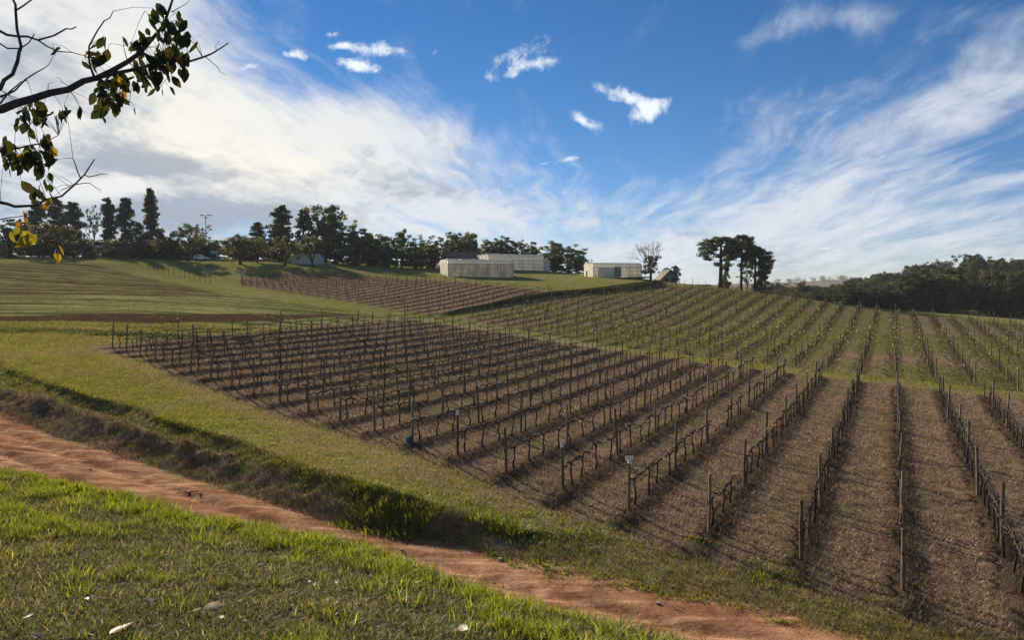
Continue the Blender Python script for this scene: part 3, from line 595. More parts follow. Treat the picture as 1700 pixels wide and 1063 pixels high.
def post_mesh(i):
    b = MB(); h = 1.72; n = 9; tone = 1 + .25 * RS.randn(); tone = min(max(tone, .6), 1.4); pts = [(RS.randn() * .004 * (z > 0), RS.randn() * .004, z) for z in (-.25, .02, .5, 1.0, 1.4, h - .02, h)]
    b.tube(pts, [.052, .052, .050, .050, .048, .048, .040], n, (tone, tone, tone * .96)); return b
POSTB = [post_mesh(i) for i in range(5)]; POSTM = [b.mesh('post', M['post']) for b in POSTB]

posts, vines = [], []                                                   # (x, y, z, scale, row, number, block)
RA = math.atan2(RD[1], RD[0])
B2 = np.array(BLOCK2); B3 = np.array(BLOCK3)
for k in range(-6, 21):
    S = ROWS[k][:2]; n = int(38 / 5.45)
    for j in range(n + 1):
        p = S + RD * (j * 5.45); p = p + (RS.randn(2) * .04 if j else 0); posts.append((p[0], p[1], 1 + .05 * RS.randn() - (.32 if k == 16 and j == 0 else 0), k, j, 1))
    L = .55
    while L < 38:
        if RS.rand() > .05: p = S + RD * L + RS.randn(2) * .03; vines.append((p[0], p[1], RS.uniform(.9, 1.08), k, len([v for v in vines if v[3] == k and v[5] == 1]), 1))
        L += 1.32
# the two further blocks carry on in the same direction
def rows_in(poly, kr, step, blk, Lr, vstep):
    for k in kr:
        S = ROWS[0][:2] + DK * k; Ls = np.arange(Lr[0], Lr[1], .5); Q = S[None] + RD[None] * Ls[:, None]; ins = poly_sd(poly, Q[:, 0], Q[:, 1]) > .3
        if not ins.any(): continue
        L0, L1_ = Ls[ins][0], Ls[ins][-1]; j = 0; L = L0
        while L <= L1_:
            q = S + RD * L
            if poly_sd(poly, q[:1], q[1:])[0] > 0: posts.append((q[0] + RS.randn() * .05, q[1] + RS.randn() * .05, .98 + .07 * RS.randn(), k, j, blk)); j += 1
            L += step
        L = L0 + .5
        while L <= L1_:
            q = S + RD * L
            if RS.rand() > .12: vines.append((q[0] + RS.randn() * .04, q[1] + RS.randn() * .04, RS.uniform(.8, 1.05), k, 0, blk))
            L += vstep
rows_in(BLOCK2, range(-13, 27), 5.45, 2, (38, 150), 1.4)
rows_in(BLOCK3, range(20, 60), 8.6, 3, (20, 130), 1.5)
# leaning line of stakes that carries the edge of the upper block on to the left
for i in range(13):
    q = P(246 + i * 8.6, 449 + i * 2.2, 148 - i * 1.6); posts.append((q[0], q[1], .98, 80 + i, 0, 3))

ORD = ['nearest', 'second', 'third', 'fourth', 'fifth', 'sixth', 'seventh', 'eighth', 'ninth', 'tenth', 'eleventh', 'twelfth', 'thirteenth', 'fourteenth', 'fifteenth', 'sixteenth', 'seventeenth', 'eighteenth', 'nineteenth', 'twentieth',
       'twenty-first', 'twenty-second', 'twenty-third', 'twenty-fourth', 'twenty-fifth', 'twenty-sixth', 'twenty-seventh', 'twenty-eighth', 'twenty-ninth', 'thirtieth', 'thirty-first']
O1 = ['zeroth', 'first'] + ORD[1:]
def rowname(k):
    if k == 0: return 'the straight row on the right'
    if k < 0: return f'the {O1[-k]} row right of the straight row'
    return f'the {O1[k]} row left of the straight row'
def in_frame(x, y, z, h=1.0):
    px, py = to_px(x, y, z + h); px2, py2 = to_px(x, y, z); return -12 < px < 1712 and min(py, py2) < 1063 and y > 3
def prep(lst):
    a = np.array([(l[0], l[1]) for l in lst]); z = height(a[:, 0], a[:, 1]); out = [(l[0], l[1], z[i], *l[2:]) for i, l in enumerate(lst) if in_frame(l[0], l[1], z[i])]
    out.sort(key=lambda l: l[0] ** 2 + l[1] ** 2); return out
posts = prep(posts); vines = prep(vines)
print('posts', len(posts), 'vines', len(vines))
CARDS = {3: (.13, .07, 'square'), 4: (.09, .13, 'cup'), 6: (.085, .12, 'strip')}
seen = {}
for x, y, z, s, k, j, blk in posts[:300]:
    o = link('trellis_post', POSTM[(k * 3 + j) % 5]); o.location = (x, y, z); lean = .02
    o.rotation_euler = (RS.randn() * lean, RS.randn() * lean, RS.rand() * 6); o.scale = (1, 1, s)
    if blk == 1 and j == 0 and k >= 14: o.rotation_euler = (0, .06 + .02 * RS.rand(), 0)
    if blk == 1:
        if j == 0: lab = {0: 'end post standing lowest in the picture, near end of the straight row', 16: 'short cut-off end post of the sixteenth row left of the straight row'}.get(k, f'weathered end post at the near end of {rowname(k)}')
        else: lab = f'{ORD[j]} wooden post from the near end of {rowname(k)}'
        if j == 0 and k in CARDS: lab = {3: 'end post with a flat white card and box on its top, front edge of vineyard', 4: 'end post with a white cup on top, left of the post with flat card', 6: 'end post with narrow white tag on top, sixth left of the straight row'}[k]
    else:
        lab = f'{ORD[j]} post past the grass path, {rowname(k)[4:]}' if blk == 2 else f'{ORD[j]} post in the upper left vineyard, {O1[k % 30]} row'
    tag(o, lab, 'post', 'wooden posts of the vine trellises')
    if blk == 1 and j == 0 and k in CARDS:
        a, h_, kind = CARDS[k]; b = MB()
        if kind == 'square': b.box((0, -.06, 1.74), (.26, .02, .13)); b.box((.0, -.07, 1.62), (.12, .08, .09))
        elif kind == 'cup': b.tube([(0, -.06, 1.50), (0, -.06, 1.66)], [.05, .065], 10); b.box((0, -.06, 1.70), (.16, .015, .10))
        else: b.box((0, -.055, 1.66), (.13, .015, .2))
        c = b.build('label_card', M['white'], o); c.rotation_euler = (0, 0, -o.rotation_euler[2])
    elif blk == 1 and ((k, j) in ((7, 0), (11, 0), (14, 0), (5, 2), (8, 2), (2, 2), (6, 4), (4, 3), (1, 5), (3, 5), (10, 3))):
        b = MB().box((0, -.056, RS.uniform(.8, 1.5)), (.07, .012, .07)); c = b.build('tag', M['white'], o); c.rotation_euler = (0, 0, -o.rotation_euler[2])
    if j == 0 and blk == 1: seen[k] = o
def merge(bases, items):
    """merge tube meshes (all with their own corner counts) into numpy arrays of triangles"""
    V = []; T = []; C = []; off = 0; pre = []
    for b in bases:
        v = np.array(b.v, float); t = []
        for f in b.f:
            for i in range(1, len(f) - 1): t.append((f[0], f[i], f[i + 1]))
        pre.append((v, np.array(t), np.array(b.c).reshape(-1, 3)))
    for (vi, x, y, z, sxy, sz, rz, tilt) in items:
        v, t, c = pre[vi]; co, si = math.cos(rz), math.sin(rz); w = np.empty_like(v); w[:, 0] = x + (v[:, 0] * co - v[:, 1] * si) * sxy + tilt * v[:, 2]; w[:, 1] = y + (v[:, 0] * si + v[:, 1] * co) * sxy; w[:, 2] = z + v[:, 2] * sz
        V.append(w); T.append(t + off); C.append(c); off += len(v)
    return np.concatenate(V), np.concatenate(T), np.concatenate(C)
SP_ = [post_mesh(i) for i in range(1)]
thin = MB(); thin.tube([(0, 0, -.2), (.005, 0, 1), (0, 0, 1.72)], [.05, .048, .045], 5, (.62, .58, .55))
V, T, C = merge([thin], [(0, x, y, z, .9, s, RS.rand() * 3, RS.randn() * .03) for x, y, z, s, k, j, blk in posts[300:]])
tag(link('trellis_posts', np_mesh('trellis_posts', V, T, M['post'], C)), 'many thin trellis posts dotting the far vineyard blocks up the slope', 'posts', kind='stuff')
GV = 'gnarled bare vines along the trellis rows'
cnt = {}
near_v = vines[:300]
for x, y, z, s, k, n_, blk in near_v:
    v = VARS[RS.randint(10)]; r = empty('grapevine', (x, y, z), RA + (math.pi if RS.rand() < .5 else 0), (1, 1, s))
    tag(r, f'{ORD[n_]} bare grapevine from the near end of {rowname(k)}', 'grapevine', GV)
    for nm, me in (('trunk', v[2]), ('cordon', v[3])): link(nm, me, r)
full = []
for v in VARS:
    b = MB(); 
    for q in v[:2]: b.add(q.v, q.f)
    full.append(b)
it = []
for x, y, z, s, k, n_, blk in vines[300:]: it.append((RS.randint(10), x, y, z, 1.0, s * (1 if blk == 1 else .8), RA + (math.pi if RS.rand() < .5 else 0), 0))
V, T, C = merge(full, it)
tag(link('grapevines', np_mesh('grapevines', V, T, M['vine'], C)), 'bare dark vines filling the farther trellis rows in long lines', 'grapevines', kind='stuff')
# yellowing leaves left on the vines of the weedy block
def vine_leaves():
    pos = []; 
    for x, y, z, s, k, n_, blk in vines:
        if blk == 2:
            g = float(sstep(fbm(np.array([x]), np.array([y]), 14, 61), .28, .55)[0]); m = RS.poisson(15 * g * math.exp(-((x - 32) ** 2 + (y - 92) ** 2) / 24 ** 2) + .5)
            q = np.random.RandomState(int(abs(x * 100 + y))).randn(m, 3) * (.42, .3, .25); q[:, 2] += .75; pos.append(q + (x, y, z))
    p = np.concatenate(pos); n = len(p); a = RS.randn(n, 3); a /= np.linalg.norm(a, axis=1)[:, None]; b = np.cross(a, RS.randn(n, 3)); b /= np.linalg.norm(b, axis=1)[:, None]; s = RS.uniform(.05, .11, n)[:, None]
    V = np.stack([p - a * s, p - b * s, p + a * s, p + b * s], 1).reshape(-1, 3); q = np.arange(n)[:, None] * 4 + np.arange(4)[None]
    c = pal(n, [(.22, .20, .06), (.30, .26, .10), (.15, .155, .045), (.12, .14, .03), (.22, .15, .06)]); C = np.repeat(c, 4, 0)
    tag(link('vine_foliage', np_mesh('vine_foliage', V, q, M['leaf'], C)), 'yellowing leaves left on the vines of the far right block', 'leaves', kind='stuff')
vine_leaves()
# wires: two to a row, one object for a row
for k in range(-4, 21):
    b = MB(); S = ROWS[k][:2]
    for hz in (.93, 1.35):
        pts = []
        for j in range(0, 8):
            q = S + RD * (j * 5.45 if j < 7 else 37.5); pts.append((q[0], q[1], float(height(q[0], q[1])) + hz))
        b.tube(pts, .0035, 3, cap=False)
    tag(b.build('trellis_wire', M['wire']), f'pair of thin wires strung along {rowname(k)}', 'wire', 'wires of the vine trellises')
# yellow flowers / leaves on one vine and the white paper caught above it
t = ROWS[8][:2]
q = P(950, 664, 33); g = MB()
for i in range(9):
    c = np.array([q[0] + RS.randn() * .2, q[1] + RS.randn() * .2, q[2] + RS.randn() * .25]); a = RS.randn(3) * .035; bq = RS.randn(3) * .035; g.add([c - a, c - bq, c + a, c + bq], [(0, 1, 2, 3)], (.36, .35, .10))
tag(g.build('yellow_leaves', M['leaf']), 'few bright yellow leaves clinging to a vine in the middle of the rows', 'leaves')

# teal can beside an end post
q = P(680, 741, 17.4 * (1 + .101 * 7) - .1); zt = float(height(q[0], q[1])); r = empty('plastic_can', (q[0], q[1], zt), .4)
tag(r, 'small teal plastic can lying against the foot of an end post', 'can')
b = MB(); b.box((0, 0, .15), (.30, .22, .28), 0, (1, 1, 1), .86); b.build('body', M['teal'], r)
MB().tube([(.06, 0, .28), (.06, 0, .35)], [.04, .035], 10).build('cap', M['teal'], r); MB().tube([(-.10, 0, .28), (-.08, 0, .34), (.0, 0, .34), (.02, 0, .28)], .012, 6).build('handle', M['teal'], r)

# ------------------------------------------------------------------ trees
def leaf_cloud(C0, R0, per, size, cols, squash=.8, outward=.6, drop=0.0):
    """leaf-sized quads spread through clumps; C0 (n,3) centres, R0 (n) radii"""
    C0 = np.asarray(C0, float); R0 = np.asarray(R0, float); n = len(C0); d = RS.randn(n, per, 3); d /= np.linalg.norm(d, axis=2, keepdims=True); rr = RS.rand(n, per, 1) ** .4
    p = C0[:, None] + d * rr * R0[:, None, None] * np.array([1, 1, squash]); p[..., 2] -= drop * RS.rand(n, per)
    nrm = d * outward + RS.randn(n, per, 3) * .5 + np.array([0, 0, .25]); nrm /= np.linalg.norm(nrm, axis=2, keepdims=True)
    p = p.reshape(-1, 3); nrm = nrm.reshape(-1, 3); a = np.cross(nrm, RS.randn(len(p), 3)); a /= np.linalg.norm(a, axis=1)[:, None] + 1e-9; b = np.cross(nrm, a)
    s = size * RS.uniform(.6, 1.3, len(p))[:, None]; V = np.stack([p - a * s, p - b * s * .55, p + a * s, p + b * s * .55], 1).reshape(-1, 3); q = np.arange(len(p))[:, None] * 4 + np.arange(4)[None]
    cc = np.repeat(np.array(cols)[RS.randint(len(cols), size=n)], per, 0) * (1 + .2 * RS.randn(len(p), 1)); return V, q, np.repeat(np.clip(cc, .003, 1), 4, 0)
DK_ = [(.060, .080, .026), (.095, .115, .036), (.040, .056, .020), (.13, .135, .045)]
OL = [(.075, .080, .038), (.10, .10, .048), (.060, .064, .030)]
CN = [(.046, .062, .030), (.066, .082, .038), (.034, .046, .024)]
def mk_tree(kind, seed):
    """returns trunk mesh, crown mesh; unit: metres, height H"""
    global RS; keep = RS; RS = np.random.RandomState(seed); tb = MB(); cs, rs = [], []; per, size, cols, sq, drop = 60, .22, DK_, .8, 0
    if kind == 'olive':
        H = 7; tips = []; hb = RS.uniform(.9, 1.4); tb.tube([(0, 0, -.3), (.05, 0, hb * .5), (0, .05, hb)], [.38, .30, .27], 7)
        for i in range(7):
            a = i * .9 + RS.rand() * .5; r = RS.uniform(1.4, 2.8); e = np.array([math.cos(a) * r, math.sin(a) * r, RS.uniform(3.2, 5.2)]); mdl = e * (.45, .45, .55) + RS.randn(3) * .2
            tb.tube([(0, 0, hb - .1), mdl, e], [.17, .11, .04], 5)
        for i in range(58):
            a = RS.rand() * 6.28; r = 3.5 * RS.rand() ** .55; zz = 2.4 + 3.9 * RS.rand() * math.sqrt(max(.02, 1 - (r / 3.8) ** 2)) + .3 * RS.randn(); cs.append((math.cos(a) * r, math.sin(a) * r, zz)); rs.append(RS.uniform(.45, .95))
        per, size, cols = 70, .17, OL
    elif kind == 'broad':
        H = 10; tb.tube([(0, 0, -.3), (.1, 0, 2), (.0, .1, 4.5)], [.32, .24, .16], 7)
        for i in range(8):
            a = i * .8 + RS.rand(); r = RS.uniform(1.2, 2.6); e = np.array([math.cos(a) * r, math.sin(a) * r, RS.uniform(5, 8.5)]); tb.tube([(0, 0, 2 + 2 * RS.rand()), e * (.5, .5, .62), e], [.12, .08, .03], 5)
        lob = [(RS.uniform(-2, 2), RS.uniform(-2, 2), (1.6, 2.6, 4, 5.2, 6.2, 7, 7.8, 3.4, 5, 6.5, 2, 4.4)[j], RS.uniform(1.2, 2.0)) for j in range(12)]
        for i in range(120):
            l = lob[RS.randint(12)]; d = RS.randn(3); d /= np.linalg.norm(d); cs.append((l[0] + d[0] * l[3], l[1] + d[1] * l[3], max(.5, l[2] + d[2] * l[3] * .95))); rs.append(RS.uniform(.35, .85))
        per, size = 60, .2
    elif kind == 'airy':
        H = 10; tb.tube([(0, 0, -.3), (.1, 0, 3), (.0, .2, 5.5)], [.22, .17, .11], 6)
        for i in range(14):
            a = i * 2.4; r = RS.uniform(1.2, 2.8); e = np.array([math.cos(a) * r, math.sin(a) * r, RS.uniform(5.5, 9.6)]); mdl = e * (.4, .4, .7); tb.tube([(0, 0, 2.5 + 3 * RS.rand()), mdl, e], [.08, .05, .015], 4)
            for _ in range(2): cs.append(e + RS.randn(3) * .5); rs.append(RS.uniform(.3, .7))
            cs.append(mdl + (e - mdl) * .5 + RS.randn(3) * .3); rs.append(.35)
        per, size = 34, .2
    elif kind in ('pine', 'pinenarrow'):
        H = 14; wd = 2.5 if kind == 'pine' else 1.55; tb.tube([(0, 0, -.3), (.05, 0, 5), (-.05, .05, 10), (0, 0, 13.8)], [.30, .22, .13, .03], 7)
        lv = 3.2
        while lv < 13.6:
            f = (lv - 3) / 11; w = wd * (.62 + .45 * math.sin(math.pi * min(1, f * .95 + .12)) - .14 * f ** 3) * RS.uniform(.45, 1.15); nb = RS.randint(4, 7); a0 = RS.rand() * 6
            for i in range(nb):
                if RS.rand() < .14: continue
                a = a0 + i * 6.283 / nb + RS.randn() * .2; e = np.array([math.cos(a) * w, math.sin(a) * w, lv + RS.uniform(-.8, .55)]); tb.tube([(0, 0, lv), e * (.5, .5, 1) + (0, 0, .15), e], [.05, .035, .01], 4, cap=False)
                for u in (.35, .62, .85, 1.0):
                    cs.append((e[0] * u, e[1] * u, lv + (e[2] - lv) * u - .05 + RS.randn() * .08)); rs.append((.34 + .2 * w * (1 - abs(u - .7)) * .8) * RS.uniform(.8, 1.5))
            lv += RS.uniform(.45, .85)
        cs.append((0, 0, 13.7)); rs.append(.4); per, size, cols, sq, drop = 34, .22, CN, .62, .4
    elif kind == 'araucaria':
        H = 16; lnx = RS.uniform(-.3, .3); tb.tube([(0, 0, -.4), (lnx * .3, 0, 6), (lnx, 0, 12), (lnx, 0, 15.4)], [.42, .34, .24, .12], 8)
        for lv, w, nb in ((7.6, 2.6, 2), (9.4, 3.9, 3), (10.4, 3.6, 4), (11.4, 4.4, 7), (12.7, 4.4, 8), (13.8, 3.8, 8), (14.8, 2.7, 7), (15.5, 1.3, 5)):
            a0 = RS.rand() * 6
            for i in range(nb):
                a = a0 + i * 6.283 / nb + RS.randn() * .15; ww = w * RS.uniform(.72, 1.08); e = np.array([lnx + math.cos(a) * ww, math.sin(a) * ww, lv + .5 + RS.uniform(-.2, .3)])
                tb.tube([(lnx, 0, lv - .2), (lnx + math.cos(a) * ww * .5, math.sin(a) * ww * .5, lv - .15), e], [.08, .06, .04], 5, cap=False)
                for u in (.62, .82, 1.0): cs.append((lnx + math.cos(a) * ww * u + RS.randn() * .15, math.sin(a) * ww * u + RS.randn() * .15, lv + .45 * u + RS.randn() * .1)); rs.append(.58 + .26 * u)
        per, size, cols, sq = 62, .22, CN, .85
    elif kind == 'column':
        H = 12; tb.tube([(0, 0, -.3), (0, 0, 5), (0, 0, 11)], [.25, .2, .06], 6)
        for i in range(90):
            zz = RS.uniform(.8, 11.6); a = RS.rand() * 6.28; r = (1.9 - .10 * zz) * RS.rand() ** .5; cs.append((math.cos(a) * r, math.sin(a) * r, zz)); rs.append(RS.uniform(.35, .7))
        per, size, cols = 46, .22, CN
    elif kind == 'bare':
        H = 8; tb.tube([(0, 0, -.3), (0, 0, 1.2)], [.3, .24], 6)
        def br(p, d, l, r, dep):
            q = p + d * l; tb.tube([p, p + d * l * .5 + RS.randn(3) * .06 * l, q], [r, r * .8, r * .55], 4, cap=False)
            if dep:
                for _ in range(3):
                    nd = d + RS.randn(3) * .45; nd[2] += .12; nd /= np.linalg.norm(nd); br(q, nd, l * RS.uniform(.6, .8), r * .55, dep - 1)
        for i in range(5):
            a = i * 1.26 + RS.rand() * .4; d = np.array([math.cos(a) * .45, math.sin(a) * .45, .9]); br(np.array([0, 0, 1.1]), d / np.linalg.norm(d), 2.3, .12, 4)
        for i in range(48):
            a = RS.rand() * 6.28; r = RS.rand() * 1.8; cs.append((math.cos(a) * r, math.sin(a) * r, RS.uniform(1.2, 4.6))); rs.append(.42)
        per, size, cols = 32, .16, [(.05, .05, .025), (.07, .06, .035)]
    elif kind == 'palm':
        H = 6; tb.tube([(0, 0, -.2), (.1, 0, 2.5), (.0, 0, 4.6)], [.16, .13, .11], 7)
        for i in range(17):
            a = i * 2.4; up = RS.uniform(-.2, 1.2)
            for j in range(9):
                u = (j + 1) / 9; cs.append((math.cos(a) * 2.1 * u, math.sin(a) * 2.1 * u, 4.7 + up * u - 1.6 * u * u)); rs.append(.13 + .10 * (1 - abs(u - .5)))
        per, size, cols, sq = 9, .15, [(.07, .085, .03), (.05, .065, .025)], .4
    elif kind == 'bush':
        H = 2.2; tb.tube([(0, 0, -.2), (.05, 0, .9)], [.07, .04], 5)
        for i in range(26): a = RS.rand() * 6.28; r = 1.3 * RS.rand() ** .5; cs.append((math.cos(a) * r, math.sin(a) * r, .35 + 1.5 * RS.rand() * math.sqrt(1 - (r / 1.45) ** 2))); rs.append(RS.uniform(.25, .45))
        per, size, cols = 46, .11, DK_
    V, q, C = leaf_cloud(cs, rs, per, size, cols, sq, .6, drop); top = V[:, 2].max(); RS = keep
    return tb, tb.mesh('trunk', M['bark'], True), np_mesh('crown', V, q, M['leaf'], C), top, (V, q, C)
TR = {}
for kind, n in (('olive', 3), ('broad', 4), ('airy', 2), ('pine', 3), ('pinenarrow', 2), ('araucaria', 3), ('column', 1), ('bare', 1), ('palm', 1), ('bush', 2)):
    TR[kind] = [mk_tree(kind, 100 + 7 * i + len(kind)) for i in range(n)]
def tree(name, kind, px, top, Y, wid, label, group=None, var=None, cat='tree', base=None):
    """a tree at forward distance Y, its top at photo height `top`, its crown `wid` pixels wide"""
    X = (px - 850) / F * Y; z = float(height(X, Y)); zt = P(px, top, Y)[2]; tk = TR[kind][(var if var is not None else random.randrange(99)) % len(TR[kind])]
    V = tk[4][0]; w0 = V[:, 0].max() - V[:, 0].min(); sz = (zt - z) / tk[3]; sx = wid / F * Y / w0
    r = empty(name, (X, Y, z), random.random() * 6.28 if kind not in ('araucaria',) else random.choice((0, 2.1, 4.2)), (sx, sx, sz)); tag(r, label, cat, group)
    link('trunk', tk[1], r); link('crown', tk[2], r); return r
GL = 'tall conifers behind the field on the left'
tree('pine_tree', 'pine', 66, 332, 200, 42, 'leftmost tall dark conifer, half hidden behind the hanging yellowed leaves', GL, 0)
tree('pine_tree', 'pine', 97, 326, 205, 44, 'broad dark conifer second from the left, its top behind the low bare twig', GL, 1)
tree('pine_tree', 'pine', 124, 334, 200, 44, 'spreading dark conifer just right of the low bare twig', GL, 2)
tree('pine_tree', 'airy', 159, 339, 195, 30, 'slender sparse tree with a small round top and bare lower trunk', GL, 0)
tree('pine_tree', 'pinenarrow', 184, 327, 200, 30, 'narrow ragged conifer right of the slender sparse tree', GL, 0)
tree('pine_tree', 'pine', 212, 327, 198, 44, 'full bushy conifer with a blunt top, left neighbour of the tallest conifer', GL, 0)
tree('pine_tree', 'pine', 233, 368, 202, 26, 'short conifer between the full bushy one and the tallest', GL, 1)
tree('pine_tree', 'pinenarrow', 253, 311, 196, 34, 'tallest conifer on the left, narrow with a bare trunk at its foot', GL, 1)
tree('pine_tree', 'pine', 268, 378, 205, 26, 'low dark conifer tucked at the right foot of the tallest conifer', GL, 2)
GO = 'round trees along the top of the field'
for px, top, Y, w, kd, lab in [
    (20, 362, 178, 90, 'broad', 'dark spreading tree at the far left edge behind the hanging leaves'), (92, 368, 168, 105, 'olive', 'wide dark rounded tree on the left whose crown reaches the ground'), (142, 396, 172, 46, 'broad', 'low dark tree at the right side of the wide rounded tree'),
    (196, 396, 172, 70, 'olive', 'low flat-topped light green tree in front of the tall conifers'), (240, 402, 190, 40, 'broad', 'small dull tree in the gap under the tallest conifer'), (277, 392, 174, 52, 'olive', 'brownish rounded tree left of the big tree with the parked car'),
    (312, 369, 172, 62, 'olive', 'large rounded dark tree left of the parked white car'), (335, 372, 200, 40, 'airy', 'open-crowned tree showing over the big rounded tree beside the floodlight'), (365, 398, 200, 34, 'airy', 'small faint tree right of the floodlight pole'),
    (400, 386, 164, 66, 'olive', 'spreading rounded tree halfway between the floodlight and the white shed'), (428, 392, 170, 50, 'olive', 'darker rounded tree touching the right side of the spreading one'),
    (474, 390, 162, 54, 'olive', 'pale olive coloured tree with forked trunk beside the white shed'), (519, 388, 160, 50, 'olive', 'tree leaning in front of the white shed')]:
    tree('round_tree', kd, px, top, Y, w, lab, GO)
GM = 'dark trees massed behind the upper vineyard'
for px, top, Y, w, kd, v, lab in [
    (430, 368, 190, 34, 'pine', 0, 'small dark pointed conifer left of the paired tall ones'), (468, 340, 186, 48, 'pine', 1, 'tall dark conifer with broad tiers above the pale olive tree'), (505, 345, 190, 34, 'column', 0, 'tall dark blunt conifer close to the left side of the widest crown'),
    (540, 341, 190, 56, 'broad', 0, 'tallest broad dark crown of the middle row'), (556, 352, 188, 40, 'broad', 1, 'dark crown falling away to the right of the tallest broad one'), (579, 363, 192, 44, 'airy', 1, 'thin see-through tree right of the tallest broad crown'),
    (592, 390, 180, 66, 'broad', 2, 'low dark tree at the left foot of the long dark row'), (613, 383, 182, 66, 'broad', 3, 'rounded dark tree with a domed top in the long dark row'), (640, 396, 184, 50, 'broad', 0, 'lower dark tree in the dip left of the separate light-topped tree'),
    (667, 384, 180, 42, 'broad', 1, 'light-topped tree standing a little apart in the dark row'), (700, 398, 184, 48, 'broad', 2, 'dark tree right of the separate light-topped tree'), (716, 388, 186, 44, 'airy', 0, 'feathery tree above the left end of the brown roof'),
    (745, 388, 200, 44, 'broad', 3, 'dark tree rising behind the brown barn roof'), (779, 388, 204, 42, 'broad', 0, 'rounded dark tree behind the right end of the brown roof'), (806, 400, 208, 40, 'broad', 1, 'low dark tree in the dip above the two large greenhouses'),
    (823, 394, 205, 38, 'broad', 2, 'dark tree above the left end of the rear greenhouse'), (848, 397, 205, 44, 'broad', 3, 'dark tree above the middle of the rear greenhouse'), (876, 397, 210, 30, 'airy', 1, 'thin open-crowned tree poking above the rear greenhouse'), (884, 412, 205, 48, 'broad', 0, 'low dark tree above the right end of the rear greenhouse'),
    (918, 402, 195, 52, 'broad', 1, 'large dark tree right of the rear greenhouse'), (944, 408, 190, 50, 'broad', 2, 'broad dark tree with a stepped right side before the small greenhouse'), (958, 428, 186, 36, 'broad', 3, 'lowest dark tree at the right end of the dark row'), (972, 430, 200, 22, 'airy', 0, 'small crooked tree beside the arched end of the small greenhouse'),
    (570, 410, 168, 34, 'palm', 0, 'small palm with a thin crown before the long dark row'), (652, 432, 170, 16, 'bush', 0, 'small pale rounded bush on the grass before the dark row'), (720, 405, 178, 40, 'broad', 3, 'thin dull tree by the left end of the front greenhouse'), (560, 385, 182, 60, 'broad', 1, 'dark foliage low under the tallest broad crown'),
    (622, 412, 174, 60, 'broad', 2, 'low dark shrubby tree at the foot of the domed tree'), (690, 415, 175, 60, 'broad', 0, 'low dark shrubby tree left of the front greenhouse'), (775, 402, 196, 60, 'broad', 2, 'dark undergrowth tree behind the barn'), (900, 424, 190, 60, 'broad', 1, 'dark undergrowth tree behind the small white annex')]:
    tree('dark_tree', kd, px, top - (4 if kd == 'broad' else 0), Y, w * (1.3 if kd == 'broad' else 1.1), lab, GM, v)
tree('bare_tree', 'bare', 1080, 423, 158, 36, 'pale leafless tree right of the small greenhouse', None, 0)
tree('round_tree', 'broad', 1121, 440, 152, 24, 'small dark tree behind the hut on the crest', None, 0)
tree('palm_tree', 'palm', 1108, 444, 156, 20, 'small palm leaning over the hut roof', None, 0)
GA = 'tall araucarias on the crest'
for px, top, Y, w, v, lab in [(1196, 392, 150, 98, 0, 'umbrella-shaped araucaria leftmost on the crest, with a long bare trunk'), (1230, 388, 154, 60, 1, 'tallest araucaria on the crest, second from the left'), (1253, 408, 150, 58, 2, 'dense dark araucaria right of the tallest one'), (1269, 424, 152, 34, 0, 'small araucaria at the right end of the group, tufts down its side')]:
    tree('araucaria', 'araucaria', px, top, Y, w, lab, GA, v)
tree('column_tree', 'column', 1264, 440, 151, 36, 'dense conifer filling the foot of the right araucarias', None, 0)
tree('column_tree', 'column', 1205, 425, 156, 18, 'narrow leafy tree against the trunk of the leftmost araucaria', None, 0)
tree('column_tree', 'airy', 1240, 440, 156, 40, 'thin undergrowth tree between the araucaria trunks', None, 0)
# wood on the right-hand hillside: the mass is one object, its telling crowns stand as trees
def wood(name, pts, label, kinds=('broad',), cat='wood'):
    V, q, C = [], [], []; off = 0; tv = []; items = []
    for (X, Y, h, w) in pts:
        tk = TR[kinds[RS.randint(len(kinds))]]; tk = tk[RS.randint(len(tk))]; v, f, c = tk[4]; sz = h / tk[3]; sx = w / (v[:, 0].max() - v[:, 0].min()); z = float(height(X, Y)); a = RS.rand() * 6.28; co, si = math.cos(a), math.sin(a)
        vv = np.stack([X + (v[:, 0] * co - v[:, 1] * si) * sx, Y + (v[:, 0] * si + v[:, 1] * co) * sx, z + v[:, 2] * sz], 1); V.append(vv); q.append(f + off); C.append(c * RS.uniform(.35, .9)); off += len(v)
    return tag(link(name, np_mesh(name, np.concatenate(V), np.concatenate(q), M['leaf'], np.concatenate(C))), label, cat, kind='stuff')
pts = []
for i in range(190):
    Y = 162 + 123 * RS.rand() ** 1.2; px = RS.uniform(1405 + (285 - Y) * -.1, 1800); X = (px - 850) / F * Y; pts.append((X, Y, RS.uniform(6.5, 11) * (.5 + .5 * float(sstep(px, 1430, 1560))), RS.uniform(7, 11)))
for i in range(85):
    Y = RS.uniform(160, 255); px = RS.uniform(1280, 1440); X = (px - 850) / F * Y; pts.append((X, Y, RS.uniform(2.0, 3.9), RS.uniform(6, 10)))
wood('wood', pts, 'dense dark green wood covering the hillside on the right', ('broad', 'broad', 'olive'))
pts = []
for i in range(150):
    Y = RS.uniform(182, 240); px = RS.uniform(-60, 560); X = (px - 850) / F * Y; pts.append((X, Y, RS.uniform(3.2, 5.4), RS.uniform(6, 11)))
wood('undergrowth', pts, 'dull green undergrowth and hedges behind the round trees on the left', ('broad', 'olive'), 'undergrowth')
GW = 'trees standing out at the edge of the hillside wood'
